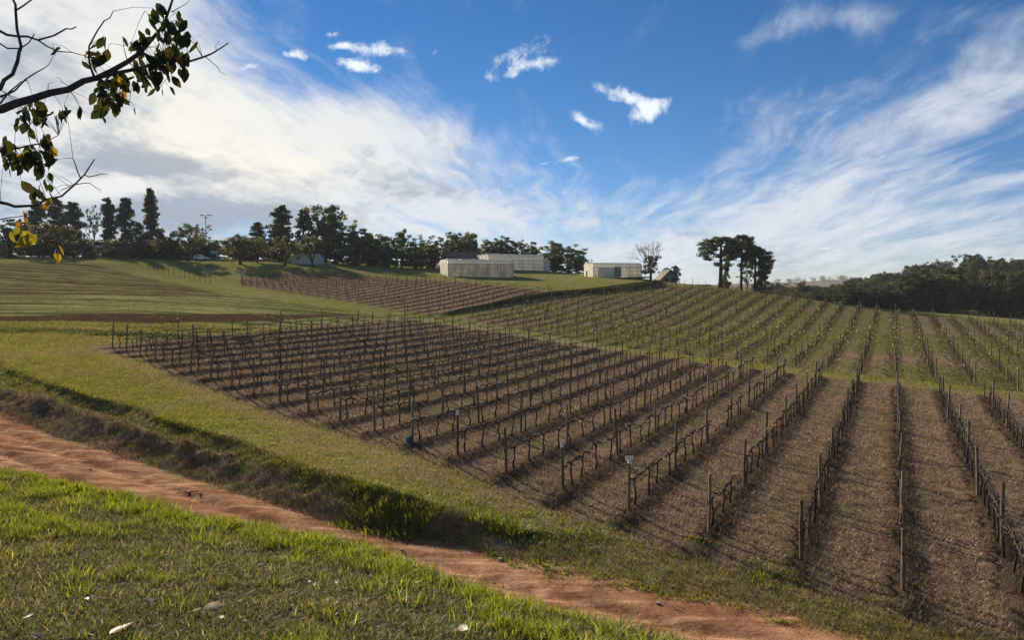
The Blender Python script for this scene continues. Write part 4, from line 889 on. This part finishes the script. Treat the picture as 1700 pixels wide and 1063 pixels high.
for px, top, Y, w, kd, lab in [(1290, 462, 400, 10, 'airy', 'far lone tree left on the skyline ridge'), (1335, 466, 210, 34, 'broad', 'grey-green tree just right of the araucarias'), (1372, 482, 205, 44, 'broad', 'low dark tree in the dip before the hillside wood'), (1413, 462, 230, 40, 'broad', 'dark tree at the left end of the hillside wood'), (1440, 463, 240, 44, 'broad', 'second dark tree from the left end of the hillside wood'), (1487, 466, 200, 46, 'olive', 'rounded tree low on the front of the wood'),
    (1521, 440, 250, 50, 'broad', 'pale-topped tree standing clear above the left half of the wood'), (1566, 436, 250, 46, 'broad', 'domed tall tree above the middle of the wood'), (1604, 436, 260, 48, 'column', 'pointed tree right of the domed tall one'), (1655, 430, 270, 50, 'broad', 'highest tree on the wood skyline'), (1692, 430, 260, 46, 'broad', 'tree at the right frame edge on the wood skyline'),
    (1683, 481, 168, 62, 'olive', 'large greyish tree at the right frame edge below the wood'), (1556, 485, 175, 50, 'broad', 'mid-green tree on the lower edge of the wood'), (1625, 488, 172, 46, 'olive', 'rounded tree on the lower right edge of the wood'), (1450, 490, 176, 44, 'olive', 'low bushy tree where the wood meets the vineyard')]:
    tree('wood_tree', kd, px, top, Y, w, lab, GW)
# tiny trees on the distant hill
pts = [((1300 + i * 5.5 - 850) / F * 930, 930 + RS.randn() * 20) for i in range(28)]
V, q, C = [], [], []; off = 0
for (X, Y) in pts:
    v, f, c = TR['broad'][RS.randint(4)][4]; s = RS.uniform(.4, 1.0); px = 850 + X / Y * F; z = CAMZ + (480 - np.interp(px, [1290, 1340, 1420, 1480], [469, 467, 465, 472])) / F * Y - 2
    sel = RS.rand(len(f)) < .15; V.append(np.stack([X + v[:, 0] * s * 1.6, Y + v[:, 1] * s, z + v[:, 2] * s], 1)); q.append(f[sel] + off); C.append(c); off += len(v)
tag(link('distant_trees', np_mesh('distant_trees', np.concatenate(V), np.concatenate(q), M['leaf'], np.concatenate(C))), 'thin line of tiny trees along the distant ridge', 'trees', kind='stuff')
for i, (px, Y, w, h, lab) in enumerate([(1245, 150, 60, 1.2, ''), ]): pass
# scrub along the crest and banks
for px, Y, w, top, lab in [(1160, 146, 50, 472, 'low brown scrub on the crest right of the hut'), (1300, 150, 60, 488, 'dark low bush on the crest right of the araucarias'), (1060, 158, 50, 459, 'low hedge at the foot of the small greenhouse'), (1010, 178, 30, 452, 'bush behind the arched end of the small greenhouse')]:
    tree('bush', 'bush', px, top, Y, w, lab, 'low bushes on the crest', None, 'bush')

# ------------------------------------------------------------------ greenhouses and buildings
def greenhouse(label, A, B, W_, spans, hw, rise, wallm, doors=()):
    """long side from A to B (seen from here), arched spans behind it"""
    A = np.array(A); B = np.array(B); d = (B - A)[:2]; L = float(np.linalg.norm(d)); rz = math.atan2(d[1], d[0]); zb = min(float(height(A[0], A[1])), float(height(B[0], B[1])))
    r = empty('greenhouse', (A[0], A[1], zb), rz); tag(r, label, 'greenhouse', 'plastic greenhouses on the rise'); w = W_ / spans
    b = MB(); [b.add([(0, y_, -.8), (L, y_, -.8), (L, y_, hw), (0, y_, hw)], [(0, 1, 2, 3)]) for y_ in (0, W_)]; b.build('side_wall', wallm, r)
    e = MB(); rf = [MB() for _ in range(spans)]; n = 12
    for s in range(spans):
        arc = [(s * w + w * (1 - math.cos(math.pi * i / n)) / 2, hw + rise * math.sin(math.pi * i / n) ** .8) for i in range(n + 1)]
        for i in range(n):
            (y0, z0), (y1, z1) = arc[i], arc[i + 1]; nx_ = 10
            for j in range(nx_):
                xa, xb = -.12 + (L + .24) * j / nx_, -.12 + (L + .24) * (j + 1) / nx_
                rf[s].add([(xa, y0, z0 + .02), (xb, y0, z0 + .02), (xb, y1, z1 + .02), (xa, y1, z1 + .02)], [(0, 1, 2, 3)])
        for xx in (0.02, L - .02):
            e.add([(xx, s * w + .03, -.8)] + [(xx, min(max(y, s * w + .03), (s + 1) * w - .03), z) for y, z in arc] + [(xx, (s + 1) * w - .03, -.8)], [tuple(range(n + 3))])
    for q in rf: q.build('roof', M['roofplastic'], r, True)
    e.build('gable_end', M['plastic'], r)
    f = MB(); npost = max(3, int(L / 2.6))
    for i in range(npost + 1):
        x = L * i / npost; f.box((x, -.05, hw / 2 - .3), (.10, .07, hw + .6))
        for s in range(spans):
            pts = [(x, s * w + w * (1 - math.cos(math.pi * j / 8)) / 2, hw + .05 + rise * math.sin(math.pi * j / 8) ** .8) for j in range(9)]; f.tube(pts, .03, 4, cap=False)
    f.box((L / 2, -.05, hw), (L + .1, .1, .12)); f.box((L / 2, -.05, hw * .33), (L, .06, .07)); f.box((L / 2, -.05, hw * .66), (L, .05, .05)); f.build('frame', M['frame'], r)
    for (x, y, wd, ht) in doors: MB().box((x, y, ht / 2), (.1 if y > 0 else wd, wd if y > 0 else .16, ht)).build('door', M['dark'], r)
    return r
greenhouse('front greenhouse with grey netted side wall and scalloped left end', P(744, 459, 150), P(852, 461, 154), 8.5, 3, 2.75, 1.0, M['mesh'])
greenhouse('rear greenhouse with cream film sides and rounded pale roof', P(811, 449, 175), P(903, 450, 180), 9, 3, 2.5, 1.5, M['plastic'])
greenhouse('small separate greenhouse on the crest with a dark doorway in its left arch', P(985, 461, 158), P(1065, 462.5, 160.8), 5.6, 2, 2.4, 1.0, M['plastic'], doors=((-.02, 4.2, .7, 1.7),))
q = P(987, 461, 158)
b = empty('greenhouse_porch', (q[0] + .2, q[1] - 1.6, float(height(q[0], q[1]))), -.04); tag(b, 'low lean-to porch at the left front of the small greenhouse', 'porch')
MB().box((2.6, .7, 1.0), (4.9, 1.3, 2.2)).build('wall', M['plastic'], b); MB().box((2.6, .7, 2.15), (5.1, 1.5, .08)).build('roof', M['roofplastic'], b); MB().box((4.5, .05, 1.2), (1.5, .12, 2.2)).build('side_panel', M['mesh'], b)
def gabled(name, label, C, L, D, hw, hr, rz, wallm, roofm, cat, wins=(), over=.35, ridge_x=True):
    z = float(height(C[0], C[1])); r = empty(name, (C[0], C[1], z), rz); tag(r, label, cat); b = MB()
    b.box((0, 0, hw / 2 - .3), (L, D, hw + .6))
    if ridge_x:
        for s in (-1, 1): b.add([(s * L / 2, -D / 2, hw), (s * L / 2, D / 2, hw), (s * L / 2, 0, hw + hr)], [(0, 1, 2)])
    else:
        for s in (-1, 1): b.add([(-L / 2, s * D / 2, hw), (L / 2, s * D / 2, hw), (0, s * D / 2, hw + hr)], [(0, 1, 2)])
    b.build('wall', wallm, r); R = MB(); o = over; t = .1
    if ridge_x:
        k = hr / (D / 2)
        for s in (-1, 1): R.add([(-L / 2 - o, s * (D / 2 + o), hw - k * o + .03), (L / 2 + o, s * (D / 2 + o), hw - k * o + .03), (L / 2 + o * .6, 0, hw + hr + .03), (-L / 2 - o * .6, 0, hw + hr + .03), (-L / 2 - o, s * (D / 2 + o), hw - k * o + .03 + t), (L / 2 + o, s * (D / 2 + o), hw - k * o + .03 + t), (L / 2 + o * .6, 0, hw + hr + .03 + t), (-L / 2 - o * .6, 0, hw + hr + .03 + t)], [(0, 1, 2, 3), (4, 5, 6, 7), (0, 1, 5, 4), (0, 3, 7, 4), (1, 2, 6, 5)])
    else:
        k = hr / (L / 2)
        for s in (-1, 1): R.add([(s * (L / 2 + o), -D / 2 - o, hw - k * o + .03), (s * (L / 2 + o), D / 2 + o, hw - k * o + .03), (0, D / 2 + o, hw + hr + .03), (0, -D / 2 - o, hw + hr + .03), (s * (L / 2 + o), -D / 2 - o, hw - k * o + .03 + t), (s * (L / 2 + o), D / 2 + o, hw - k * o + .03 + t), (0, D / 2 + o, hw + hr + .03 + t), (0, -D / 2 - o, hw + hr + .03 + t)], [(0, 1, 2, 3), (4, 5, 6, 7), (0, 1, 5, 4), (0, 3, 7, 4), (1, 2, 6, 5)])
    R.build('roof', roofm, r)
    for (nm, x, zc, w, h) in wins: MB().box((x, -D / 2 - .02, zc), (w, .08, h)).build(nm, M['dark'], r)
    return r
q = P(764, 447, 186); gabled('barn', 'barn with a brown tiled roof behind the front greenhouse', q, 8.6, 7, 2.2, 2.0, .03, M['wall'], M['tile'], 'barn', over=.4)
q = P(907, 449, 184); gabled('annex', 'little white gabled annex at the right end of the rear greenhouse', q, 1.6, 3, 2.3, .8, 0, M['wall'], M['roofplastic'], 'shed', over=.25, ridge_x=False)
q = P(1107, 473, 151); gabled('hut', 'small dark hut with a steep old roof below the palm on the crest', q, 3.2, 3.5, 1.3, 1.6, .12, M['thatch'], M['thatch'], 'hut', [('window', -.7, .75, .7, .8), ('doorway', .8, .65, .9, 1.2)], over=.5, ridge_x=False)
q = P(511, 440, 168); r = gabled('shed', 'low white shed behind the leaning tree', q, 6.6, 4, 1.7, .35, 0, M['wall'], M['roofplastic'], 'shed', [('window', -1.6, 1.1, .5, .4)], over=.15)
q = P(318, 431, 192); gabled('house', 'long pale house behind the large rounded tree', q, 11, 6, 2.2, .9, 0, M['wall'], M['tile'], 'house', [('window', 3.6, 1.3, .8, .8), ('window', -1, 1.3, .8, .8), ('doorway', 2.2, 1.0, .9, 1.9)], over=.4)
q = P(240, 428, 205); gabled('far_house', 'small white-roofed house seen low between the conifers and the brownish tree', q, 7, 5, 2, .6, 0, M['wall'], M['roofplastic'], 'house', [('window', 1, 1.2, .8, .7)])
q = P(1378, 504, 215); gabled('far_house', 'tiny pale-roofed house in the dip before the hillside wood', q, 6, 4, 1.6, .5, 0, M['wall'], M['roofplastic'], 'house', [('doorway', 0, .8, 1, 1.4)])
q = P(1276, 489, 175); gabled('far_shed', 'tiny white shed at the foot of the right araucarias', q, 3, 3, 1.2, .3, 0, M['wall'], M['roofplastic'], 'shed', [('doorway', 0, .6, .7, 1.0)])

# white car, seen from the side
q = P(335, 431.5, 176); zc = float(height(q[0], q[1])); r = empty('parked_car', (q[0], q[1], zc), .12); tag(r, 'white car parked right of the large rounded tree', 'car')
prof = [(-1.75, .3), (-1.78, .75), (-1.55, .88), (-1.25, 1.38), (-.35, 1.42), (.45, .92), (1.55, .80), (1.78, .62), (1.78, .3)]
b = MB(); n = len(prof); b.add([(x, -.8, z) for x, z in prof] + [(x, .8, z) for x, z in prof], [tuple(range(n)), tuple(range(n, 2 * n))[::-1]] + [(i, (i + 1) % n, n + (i + 1) % n, n + i) for i in range(n)]); b.build('body', M['carpaint'], r)
for x0, x1, x2, x3 in ((-1.28, -.72, -.70, -1.12), (-.62, .22, -.32, -.60)): MB().add([(x0, -.812, .92), (x1, -.812, .92), (x2, -.812, 1.32), (x3, -.812, 1.32)], [(0, 1, 2, 3)]).build('window', M['glass'], r)
for x in (-1.1, 1.1):
    for y in (-.78, .78):
        w = MB().tube([(x, y - .1, .3), (x, y + .1, .3)], .31, 14).build('wheel', M['rubber'], r); MB().tube([(x, y - .12, .3), (x, y + .12, .3)], .16, 10).build('rim', M['frame'], w)
# sign board
q = P(354, 430, 185); zc = float(height(q[0], q[1])); r = empty('sign_board', (q[0], q[1], zc)); tag(r, 'blank pale sign board on posts right of the parked car', 'sign')
MB().box((.2, 0, 1.9), (2.0, .06, .9)).build('board', M['wall'], r)
for x in (-.8, 1.0): MB().box((x, .05, .8), (.09, .09, 2.6)).build('leg', M['frame'], r)
# floodlight mast
q = P(342.6, 430, 225); zc = float(height(q[0], q[1])); top = P(342.6, 358, 225)[2] - zc; r = empty('floodlight_mast', (q[0], q[1], zc)); tag(r, 'tall thin floodlight mast with a crossbar of lamps above the round trees', 'floodlight')
MB().tube([(0, 0, -.5), (0, 0, top)], [.16, .10], 8).build('mast', M['frame'], r); MB().box((0, 0, top), (3.4, .1, .1)).box((0, 0, top - .75), (1.2, .08, .08)).build('crossbar', M['frame'], r)
for x, dz in ((-1.6, .1), (-1.15, .1), (-.7, .1), (.7, .1), (1.15, .1), (1.6, .1), (-.4, -.7), (.4, -.7)): MB().box((x, -.1, top + dz), (.34, .3, .26), 0, (1, 1, 1), .8).build('lamp', M['frame'], r)
# power poles with their wires
pl = [(151, 372, 215), (60, 366, 215), (-40, 362, 215)]; tops = []
for px, tp, Y in pl[:2]:
    X = (px - 850) / F * Y; zc = float(height(X, Y)); h = P(px, tp, Y)[2] - zc; r = empty('power_pole', (X, Y, zc)); tag(r, 'thin power pole beside the slender sparse tree' if px == 151 else 'power pole behind the leftmost conifer', 'pole', 'power poles')
    MB().tube([(0, 0, -.4), (0, 0, h)], [.14, .10], 7).build('pole', M['darkpost'], r); MB().box((0, 0, h - .5), (1.8, .1, .1)).build('crossarm', M['darkpost'], r); tops.append((X, Y, zc + h - .45))
b = MB()
for dx in (-.8, .8):
    a, c = np.array(tops[0]) + (dx, 0, 0), np.array(tops[1]) + (dx, 0, 0); b.tube([a + (c - a) * t + np.array([0, 0, -1.1 * 4 * t * (1 - t)]) for t in np.linspace(0, 1, 12)], .025, 3, cap=False)
tag(b.build('power_line', M['wire']), 'two thin power lines slung between the poles on the left', 'cable')
# fence posts before the dark row
for i, px in enumerate(range(548, 700, 12)):
    q = P(px, 441, 168 + i * .3); zc = float(height(q[0], q[1])); o = MB().tube([(0, 0, -.2), (0, 0, 1.3)], [.06, .05], 6).build('fence_post', M['post']); o.location = (q[0], q[1], zc)
    tag(o, f'{O1[i + 1]} thin fence post from the left before the long dark tree row', 'post', 'fence posts before the dark tree row')

# ------------------------------------------------------------------ the near tree whose boughs hang into the picture
LC = []
def bough(parent, pts, D, r0, r1, name='branch', n=7):
    P3 = []
    for i, (px, py) in enumerate(pts):
        d = D[0] + (D[1] - D[0]) * i / max(1, len(pts) - 1); P3.append(P(px, py, d))
    Q = []
    for i in range(len(P3) - 1):
        for t in (0, .5): Q.append(P3[i] * (1 - t) + P3[i + 1] * t + (RS.randn(3) * .008 if t else 0))
    Q.append(P3[-1]); k = len(Q); o = MB().tube(Q, [r0 + (r1 - r0) * i / (k - 1) for i in range(k)], n).build(name, M['bough_bark'], parent, True); LC.extend(Q); return o
def root_tree():
    r = empty('leafy_tree', (0, 0, 0)); tag(r, 'near tree reaching thin boughs with yellowing leaves in from the upper left', 'tree')
    tx, ty = -5.6, 4.3; zg = float(height(tx, ty)); MB().tube([(tx, ty, zg - .2), (tx + .05, ty, zg + 1.5), (tx - .05, ty + .1, zg + 2.9), (tx + .1, ty, zg + 4.2)], [.17, .14, .11, .07], 10).build('trunk', M['bough_bark'], r, True)
    zt = zg + 2.4
    def lead(px, py, d, r1, hz):                      # from the trunk to where the bough enters the picture
        e = P(px, py, d); a = np.array([tx, ty, zt + hz]); m1 = a * .5 + e * .5 + (0, 0, .12); MB().tube([a, m1, e], [r1 * 2.2, r1 * 1.5, r1], 7).build('branch', M['bough_bark'], r, True)
    lead(0, 182, 3.9, .022, .6); lead(0, 148, 4.1, .011, 1.0); lead(0, 51, 4.2, .008, 1.2); lead(0, 336, 4.3, .010, -.1); lead(0, 250, 4.0, .008, .2); lead(-3, 365, 4.3, .005, -.2)
    bough(r, [(0, 182), (55, 163), (114, 148), (161, 129), (212, 102), (241, 78), (271, 42), (288, -6)], (3.9, 4.2), .022, .006)
    bough(r, [(161, 129), (228, 114), (271, 99), (313, 102), (351, 89), (379, 71)], (4.0, 4.1), .011, .003)
    bough(r, [(0, 148), (21, 123), (32, 85), (35, 76), (26, 17), (20, -5)], (4.1, 4.1), .011, .006); bough(r, [(26, 17), (51, 0), (60, -8)], (4.1, 4.1), .005, .003, n=5)
    bough(r, [(0, 51), (30, 60), (63, 66), (110, 47), (127, 44)], (4.2, 4.2), .008, .003); bough(r, [(63, 66), (97, 85), (140, 92)], (4.2, 4.1), .005, .002, n=5); bough(r, [(0, 72), (34, 80), (57, 56)], (4.2, 4.1), .005, .003, n=5)
    bough(r, [(161, 129), (150, 110), (148, 76), (173, 34), (188, 18)], (4.0, 3.9), .007, .002, n=6)
    bough(r, [(0, 336), (25, 343), (59, 341), (102, 326), (140, 290), (157, 264)], (4.3, 4.3), .010, .003); bough(r, [(140, 290), (160, 291), (178, 289)], (4.3, 4.25), .004, .0015, n=5); bough(r, [(134, 296), (125, 272), (121, 262)], (4.3, 4.3), .004, .002, n=5); bough(r, [(118, 312), (140, 304), (160, 312), (166, 320)], (4.3, 4.3), .0035, .0012, n=5)
    bough(r, [(0, 250), (51, 241), (75, 236), (97, 224)], (4.0, 4.1), .006, .002, n=6); bough(r, [(-3, 365), (30, 360), (62, 350), (85, 368), (94, 405), (95, 418)], (4.3, 4.3), .0035, .0012, n=5)
    bough(r, [(0, 160), (25, 150), (60, 120), (80, 108)], (4.0, 3.9), .006, .002, n=6); bough(r, [(0, 172), (30, 140), (45, 133)], (3.9, 4.0), .005, .002, n=5); bough(r, [(228, 114), (250, 128), (262, 150)], (4.0, 4.0), .004, .002, n=5); bough(r, [(161, 140), (190, 150), (215, 170)], (4.0, 4.0), .005, .002, n=5)
    bough(r, [(341, 94), (360, 110), (375, 124)], (4.1, 4.1), .0025, .001, n=4); bough(r, [(351, 89), (358, 76), (364, 68)], (4.1, 4.1), .0025, .001, n=4); bough(r, [(120, 147), (102, 135), (92, 128)], (3.95, 3.9), .003, .001, n=4); bough(r, [(85, 155), (80, 142), (88, 136)], (3.95, 3.9), .003, .001, n=4)
    bough(r, [(212, 102), (205, 76), (185, 72)], (4.1, 4.0), .003, .001, n=4); bough(r, [(285, 20), (305, 8), (318, -4)], (4.2, 4.2), .003, .001, n=4); bough(r, [(271, 42), (255, 28), (240, 18)], (4.2, 4.2), .003, .001, n=4)
    # clusters: centre, spread, leaves, share of yellow
    cl = [(185, 160, 26, 30, 38, .05), (205, 130, 34, 18, 22, .15), (250, 118, 26, 24, 32, .12), (285, 110, 22, 30, 32, .12), (275, 45, 24, 30, 30, .05), (300, 62, 18, 24, 18, .0), (222, 78, 14, 10, 6, .5), (165, 100, 20, 16, 10, 0), (40, 196, 18, 14, 12, .4), (72, 190, 22, 12, 14, .35), (103, 195, 10, 12, 8, .5),
          (52, 222, 4, 6, 2, 0), (92, 82, 5, 3, 2, .1), (20, 265, 26, 22, 30, .15), (60, 262, 22, 14, 22, .15), (82, 262, 10, 12, 8, .5), (74, 306, 12, 18, 8, .1), (72, 285, 12, 6, 5, .1), (75, 342, 14, 10, 7, .8), (30, 380, 15, 14, 12, .9), (48, 400, 7, 12, 8, 1.0), (95, 427, 5, 8, 5, 1.0), (240, 78, 14, 14, 8, .0), (55, 322, 16, 8, 4, .6), (126, 188, 6, 3, 2, 0), (80, 236, 12, 6, 4, 0), (170, 74, 10, 5, 3, 0)]
    lb = MB(); tw = MB(); nodes = np.array(LC)
    for cx, cy, sx, sy, n, yel in cl:
        yel = yel * .35 if yel < .7 else yel; n = n if yel < .7 else max(3, int(n * .6))
        for _ in range(n):
            c = P(cx + RS.randn() * sx * .62, cy + RS.randn() * sy * .62, 4.05 + RS.randn() * .12)
            nb = nodes[np.argmin(((nodes - c) ** 2).sum(1))]; ax = np.array([RS.randn() * .5, RS.randn() * .5, -.9 + RS.randn() * .4]); ax /= np.linalg.norm(ax); L = RS.uniform(.052, .095)
            base = c - ax * L * .5; tw.tube([nb, (nb + base) * .5 + (0, 0, .012), base], [.0018, .0013, .001], 3, cap=False)
            sd = np.cross(ax, RS.randn(3)); sd /= np.linalg.norm(sd); nr = np.cross(ax, sd); wd = L * RS.uniform(.24, .32); cur = RS.uniform(.05, .3) * L
            vs = [base]; 
            for t, wf in ((.18, .62), (.42, 1.0), (.68, .78), (.88, .34)):
                mid = base + ax * L * t + nr * cur * (t - .5) ** 2 * 2; vs += [mid + sd * wd * wf + nr * wd * .25 * wf, mid, mid - sd * wd * wf + nr * wd * .25 * wf]
            vs.append(base + ax * L + nr * cur * .5); fs = [(0, 1, 2), (0, 2, 3)]
            for i in range(3): a = 1 + i * 3; fs += [(a, a + 3, a + 4, a + 1), (a + 1, a + 4, a + 5, a + 2)]
            fs += [(10, 13, 11), (11, 13, 12)]
            if RS.rand() < yel: col = ((.42, .32, .03), (.30, .27, .03), (.22, .20, .03), (.35, .21, .04))[RS.randint(4 if yel < 1 else 2)]
            else: col = ((.030, .042, .012), (.045, .058, .016), (.026, .034, .012), (.060, .055, .018))[RS.randint(4)]
            lb.add(vs, fs, col)
    lb.add(tw.v, tw.f, (.05, .038, .03)); lb.build('foliage', M['bough_leaf'], r)
root_tree()

# ------------------------------------------------------------------ small things on the ground
def dead_leaf(px, py, Y, L, lab, pale=1.0):
    X = (px - 850) / F * Y; z = float(height(X, Y)); b = MB(); vs = []; n = 6
    for i in range(n + 1):
        t = i / n; w = L * .28 * math.sin(math.pi * min(1, t * .92 + .06)) ** .8; cu = .25 * L * (t - .5) ** 2
        vs += [((t - .5) * L, -w, cu + w * .5 + RS.randn() * .002), ((t - .5) * L, 0, cu), ((t - .5) * L, w, cu + w * .4 + RS.randn() * .002)]
    fs = []
    for i in range(n): a = i * 3; fs += [(a, a + 3, a + 4, a + 1), (a + 1, a + 4, a + 5, a + 2)]
    b.add(vs, fs); o = b.build('dead_leaf', M['dead'], None, True); o.location = (X, Y, z + .025); o.rotation_euler = (RS.randn() * .35, RS.randn() * .35, RS.rand() * 6.28); tag(o, lab, 'leaf', 'dry leaf scraps scattered over the near grass' if 'scrap' in lab else 'dry leaves lying on the near grass')
def on_near(px, py):
    """distance at which the sight line meets the near bank"""
    Y = 4.0
    for _ in range(400):
        q = P(px, py, Y)
        if q[2] < float(height(q[0], Y)) + .03: return Y
        Y += .03
    return Y
for px, py, L, lab in [(905, 1052, .17, 'largest pale dry leaf at the bottom edge of the picture'), (765, 1046, .14, 'brown dry leaf left of the largest pale one at the bottom edge'), (840, 1026, .16, 'curled dry leaf a little above the largest pale one'), (675, 995, .10, 'small white dry leaf in the grass near the middle'), (552, 1003, .11, 'pale leaf in grass below the middle of the bank'), (555, 965, .08, 'tiny pale leaf near the edge of the bank in the middle'),
    (190, 1046, .20, 'long pale dry leaf at the lower left'), (222, 948, .07, 'small white leaf in the left half of the grass'), (238, 1000, .10, 'pale leaf left of the grass middle'), (130, 995, .07, 'small pale leaf at the left of the near grass'), (345, 1010, .14, 'arched brown leaf standing in the grass'), (315, 1015, .09, 'white leaf beside the arched brown leaf'), (45, 1058, .08, 'small pale leaf at the lower left corner'),
    (620, 1040, .09, 'dry leaf right of the left tuft at the bottom'), (1000, 1020, .06, 'tiny dry leaf in the fresh tuft near the right end of the bank'), (690, 968, .09, 'flat dry leaf close to the bank edge')]:
    dead_leaf(px, py, on_near(px, py), L, lab)
for i, (px, py, s, lab) in enumerate([(313, 820, .10, 'pale stone on the track, left of a darker one'), (332, 822, .08, 'darker stone on the dirt track'), (618, 888, .07, 'small white stone on the track in the middle'), (667, 917, .08, 'white stone near the bank edge on the track'), (830, 932, .13, 'rough stone under the overgrown heap'), (863, 944, .06, 'small pale stone right of the overgrown heap'), (1092, 1005, .10, 'stone on the red track at the right'), (150, 780, .06, 'tiny pale stone at the left of the track'), (897, 905, .10, 'stone at the foot of the heap')]):
    Y = 14.
    while Y < 40:
        q = P(px, py, Y)
        if q[2] < float(height(q[0], Y)): break
        Y += .1
    s *= .62; b = MB(); vs = []
    for lat, rr in ((-.5, .7), (0, 1.0), (.45, .75)):
        for j in range(8): a = j * .785; k = s * rr * (.8 + .4 * RS.rand()); vs.append((math.cos(a) * k, math.sin(a) * k, s * lat + s * .3))
    b.add(vs, [(k * 8 + j, k * 8 + (j + 1) % 8, (k + 1) * 8 + (j + 1) % 8, (k + 1) * 8 + j) for k in range(2) for j in range(8)] + [tuple(range(16, 24)), tuple(range(8))[::-1]])
    o = b.build('stone', M['stone']); o.location = (q[0], Y, float(height(q[0], Y))); tag(o, lab, 'stone', 'stones on the dirt track')

frag = []
for i in range(46):
    px, py = RS.uniform(20, 1080), RS.uniform(930, 1058)
    if py < 905 + px * .085: py = min(1058, py + 60)
    Yn = on_near(px, py)
    if Yn < 15: frag.append((px, py, Yn))
frag.sort(); frag = frag[:30] if len(frag) < 31 else [frag[int(i * len(frag) / 31)] for i in range(31)]
for i, (px, py, Yn) in enumerate(frag): dead_leaf(px, py, Yn, RS.uniform(.03, .07), f'{O1[i + 1] if i < 30 else "rightmost"} small scrap of dry leaf from the left in the near grass')

# ------------------------------------------------------------------ the air
hz = MB().box((0, 4000, 14), (16000, 11000, 62)).mesh('haze', M['white']); hz.materials.clear()
hm = bpy.data.materials.new('haze_air'); hm.use_nodes = True; ht = NT(hm.node_tree); ht.n.clear()
pv = ht.new('ShaderNodeVolumePrincipled'); pv.inputs['Color'].default_value = (.86, .90, 1.0, 1); pv.inputs['Density'].default_value = .00014
ho = ht.new('ShaderNodeOutputMaterial'); ht.l.new(pv.outputs[0], ho.inputs['Volume']); hz.materials.append(hm)
tag(link('haze', hz), 'thin bluish air that pales the distant ridge and trees', 'haze', kind='stuff')
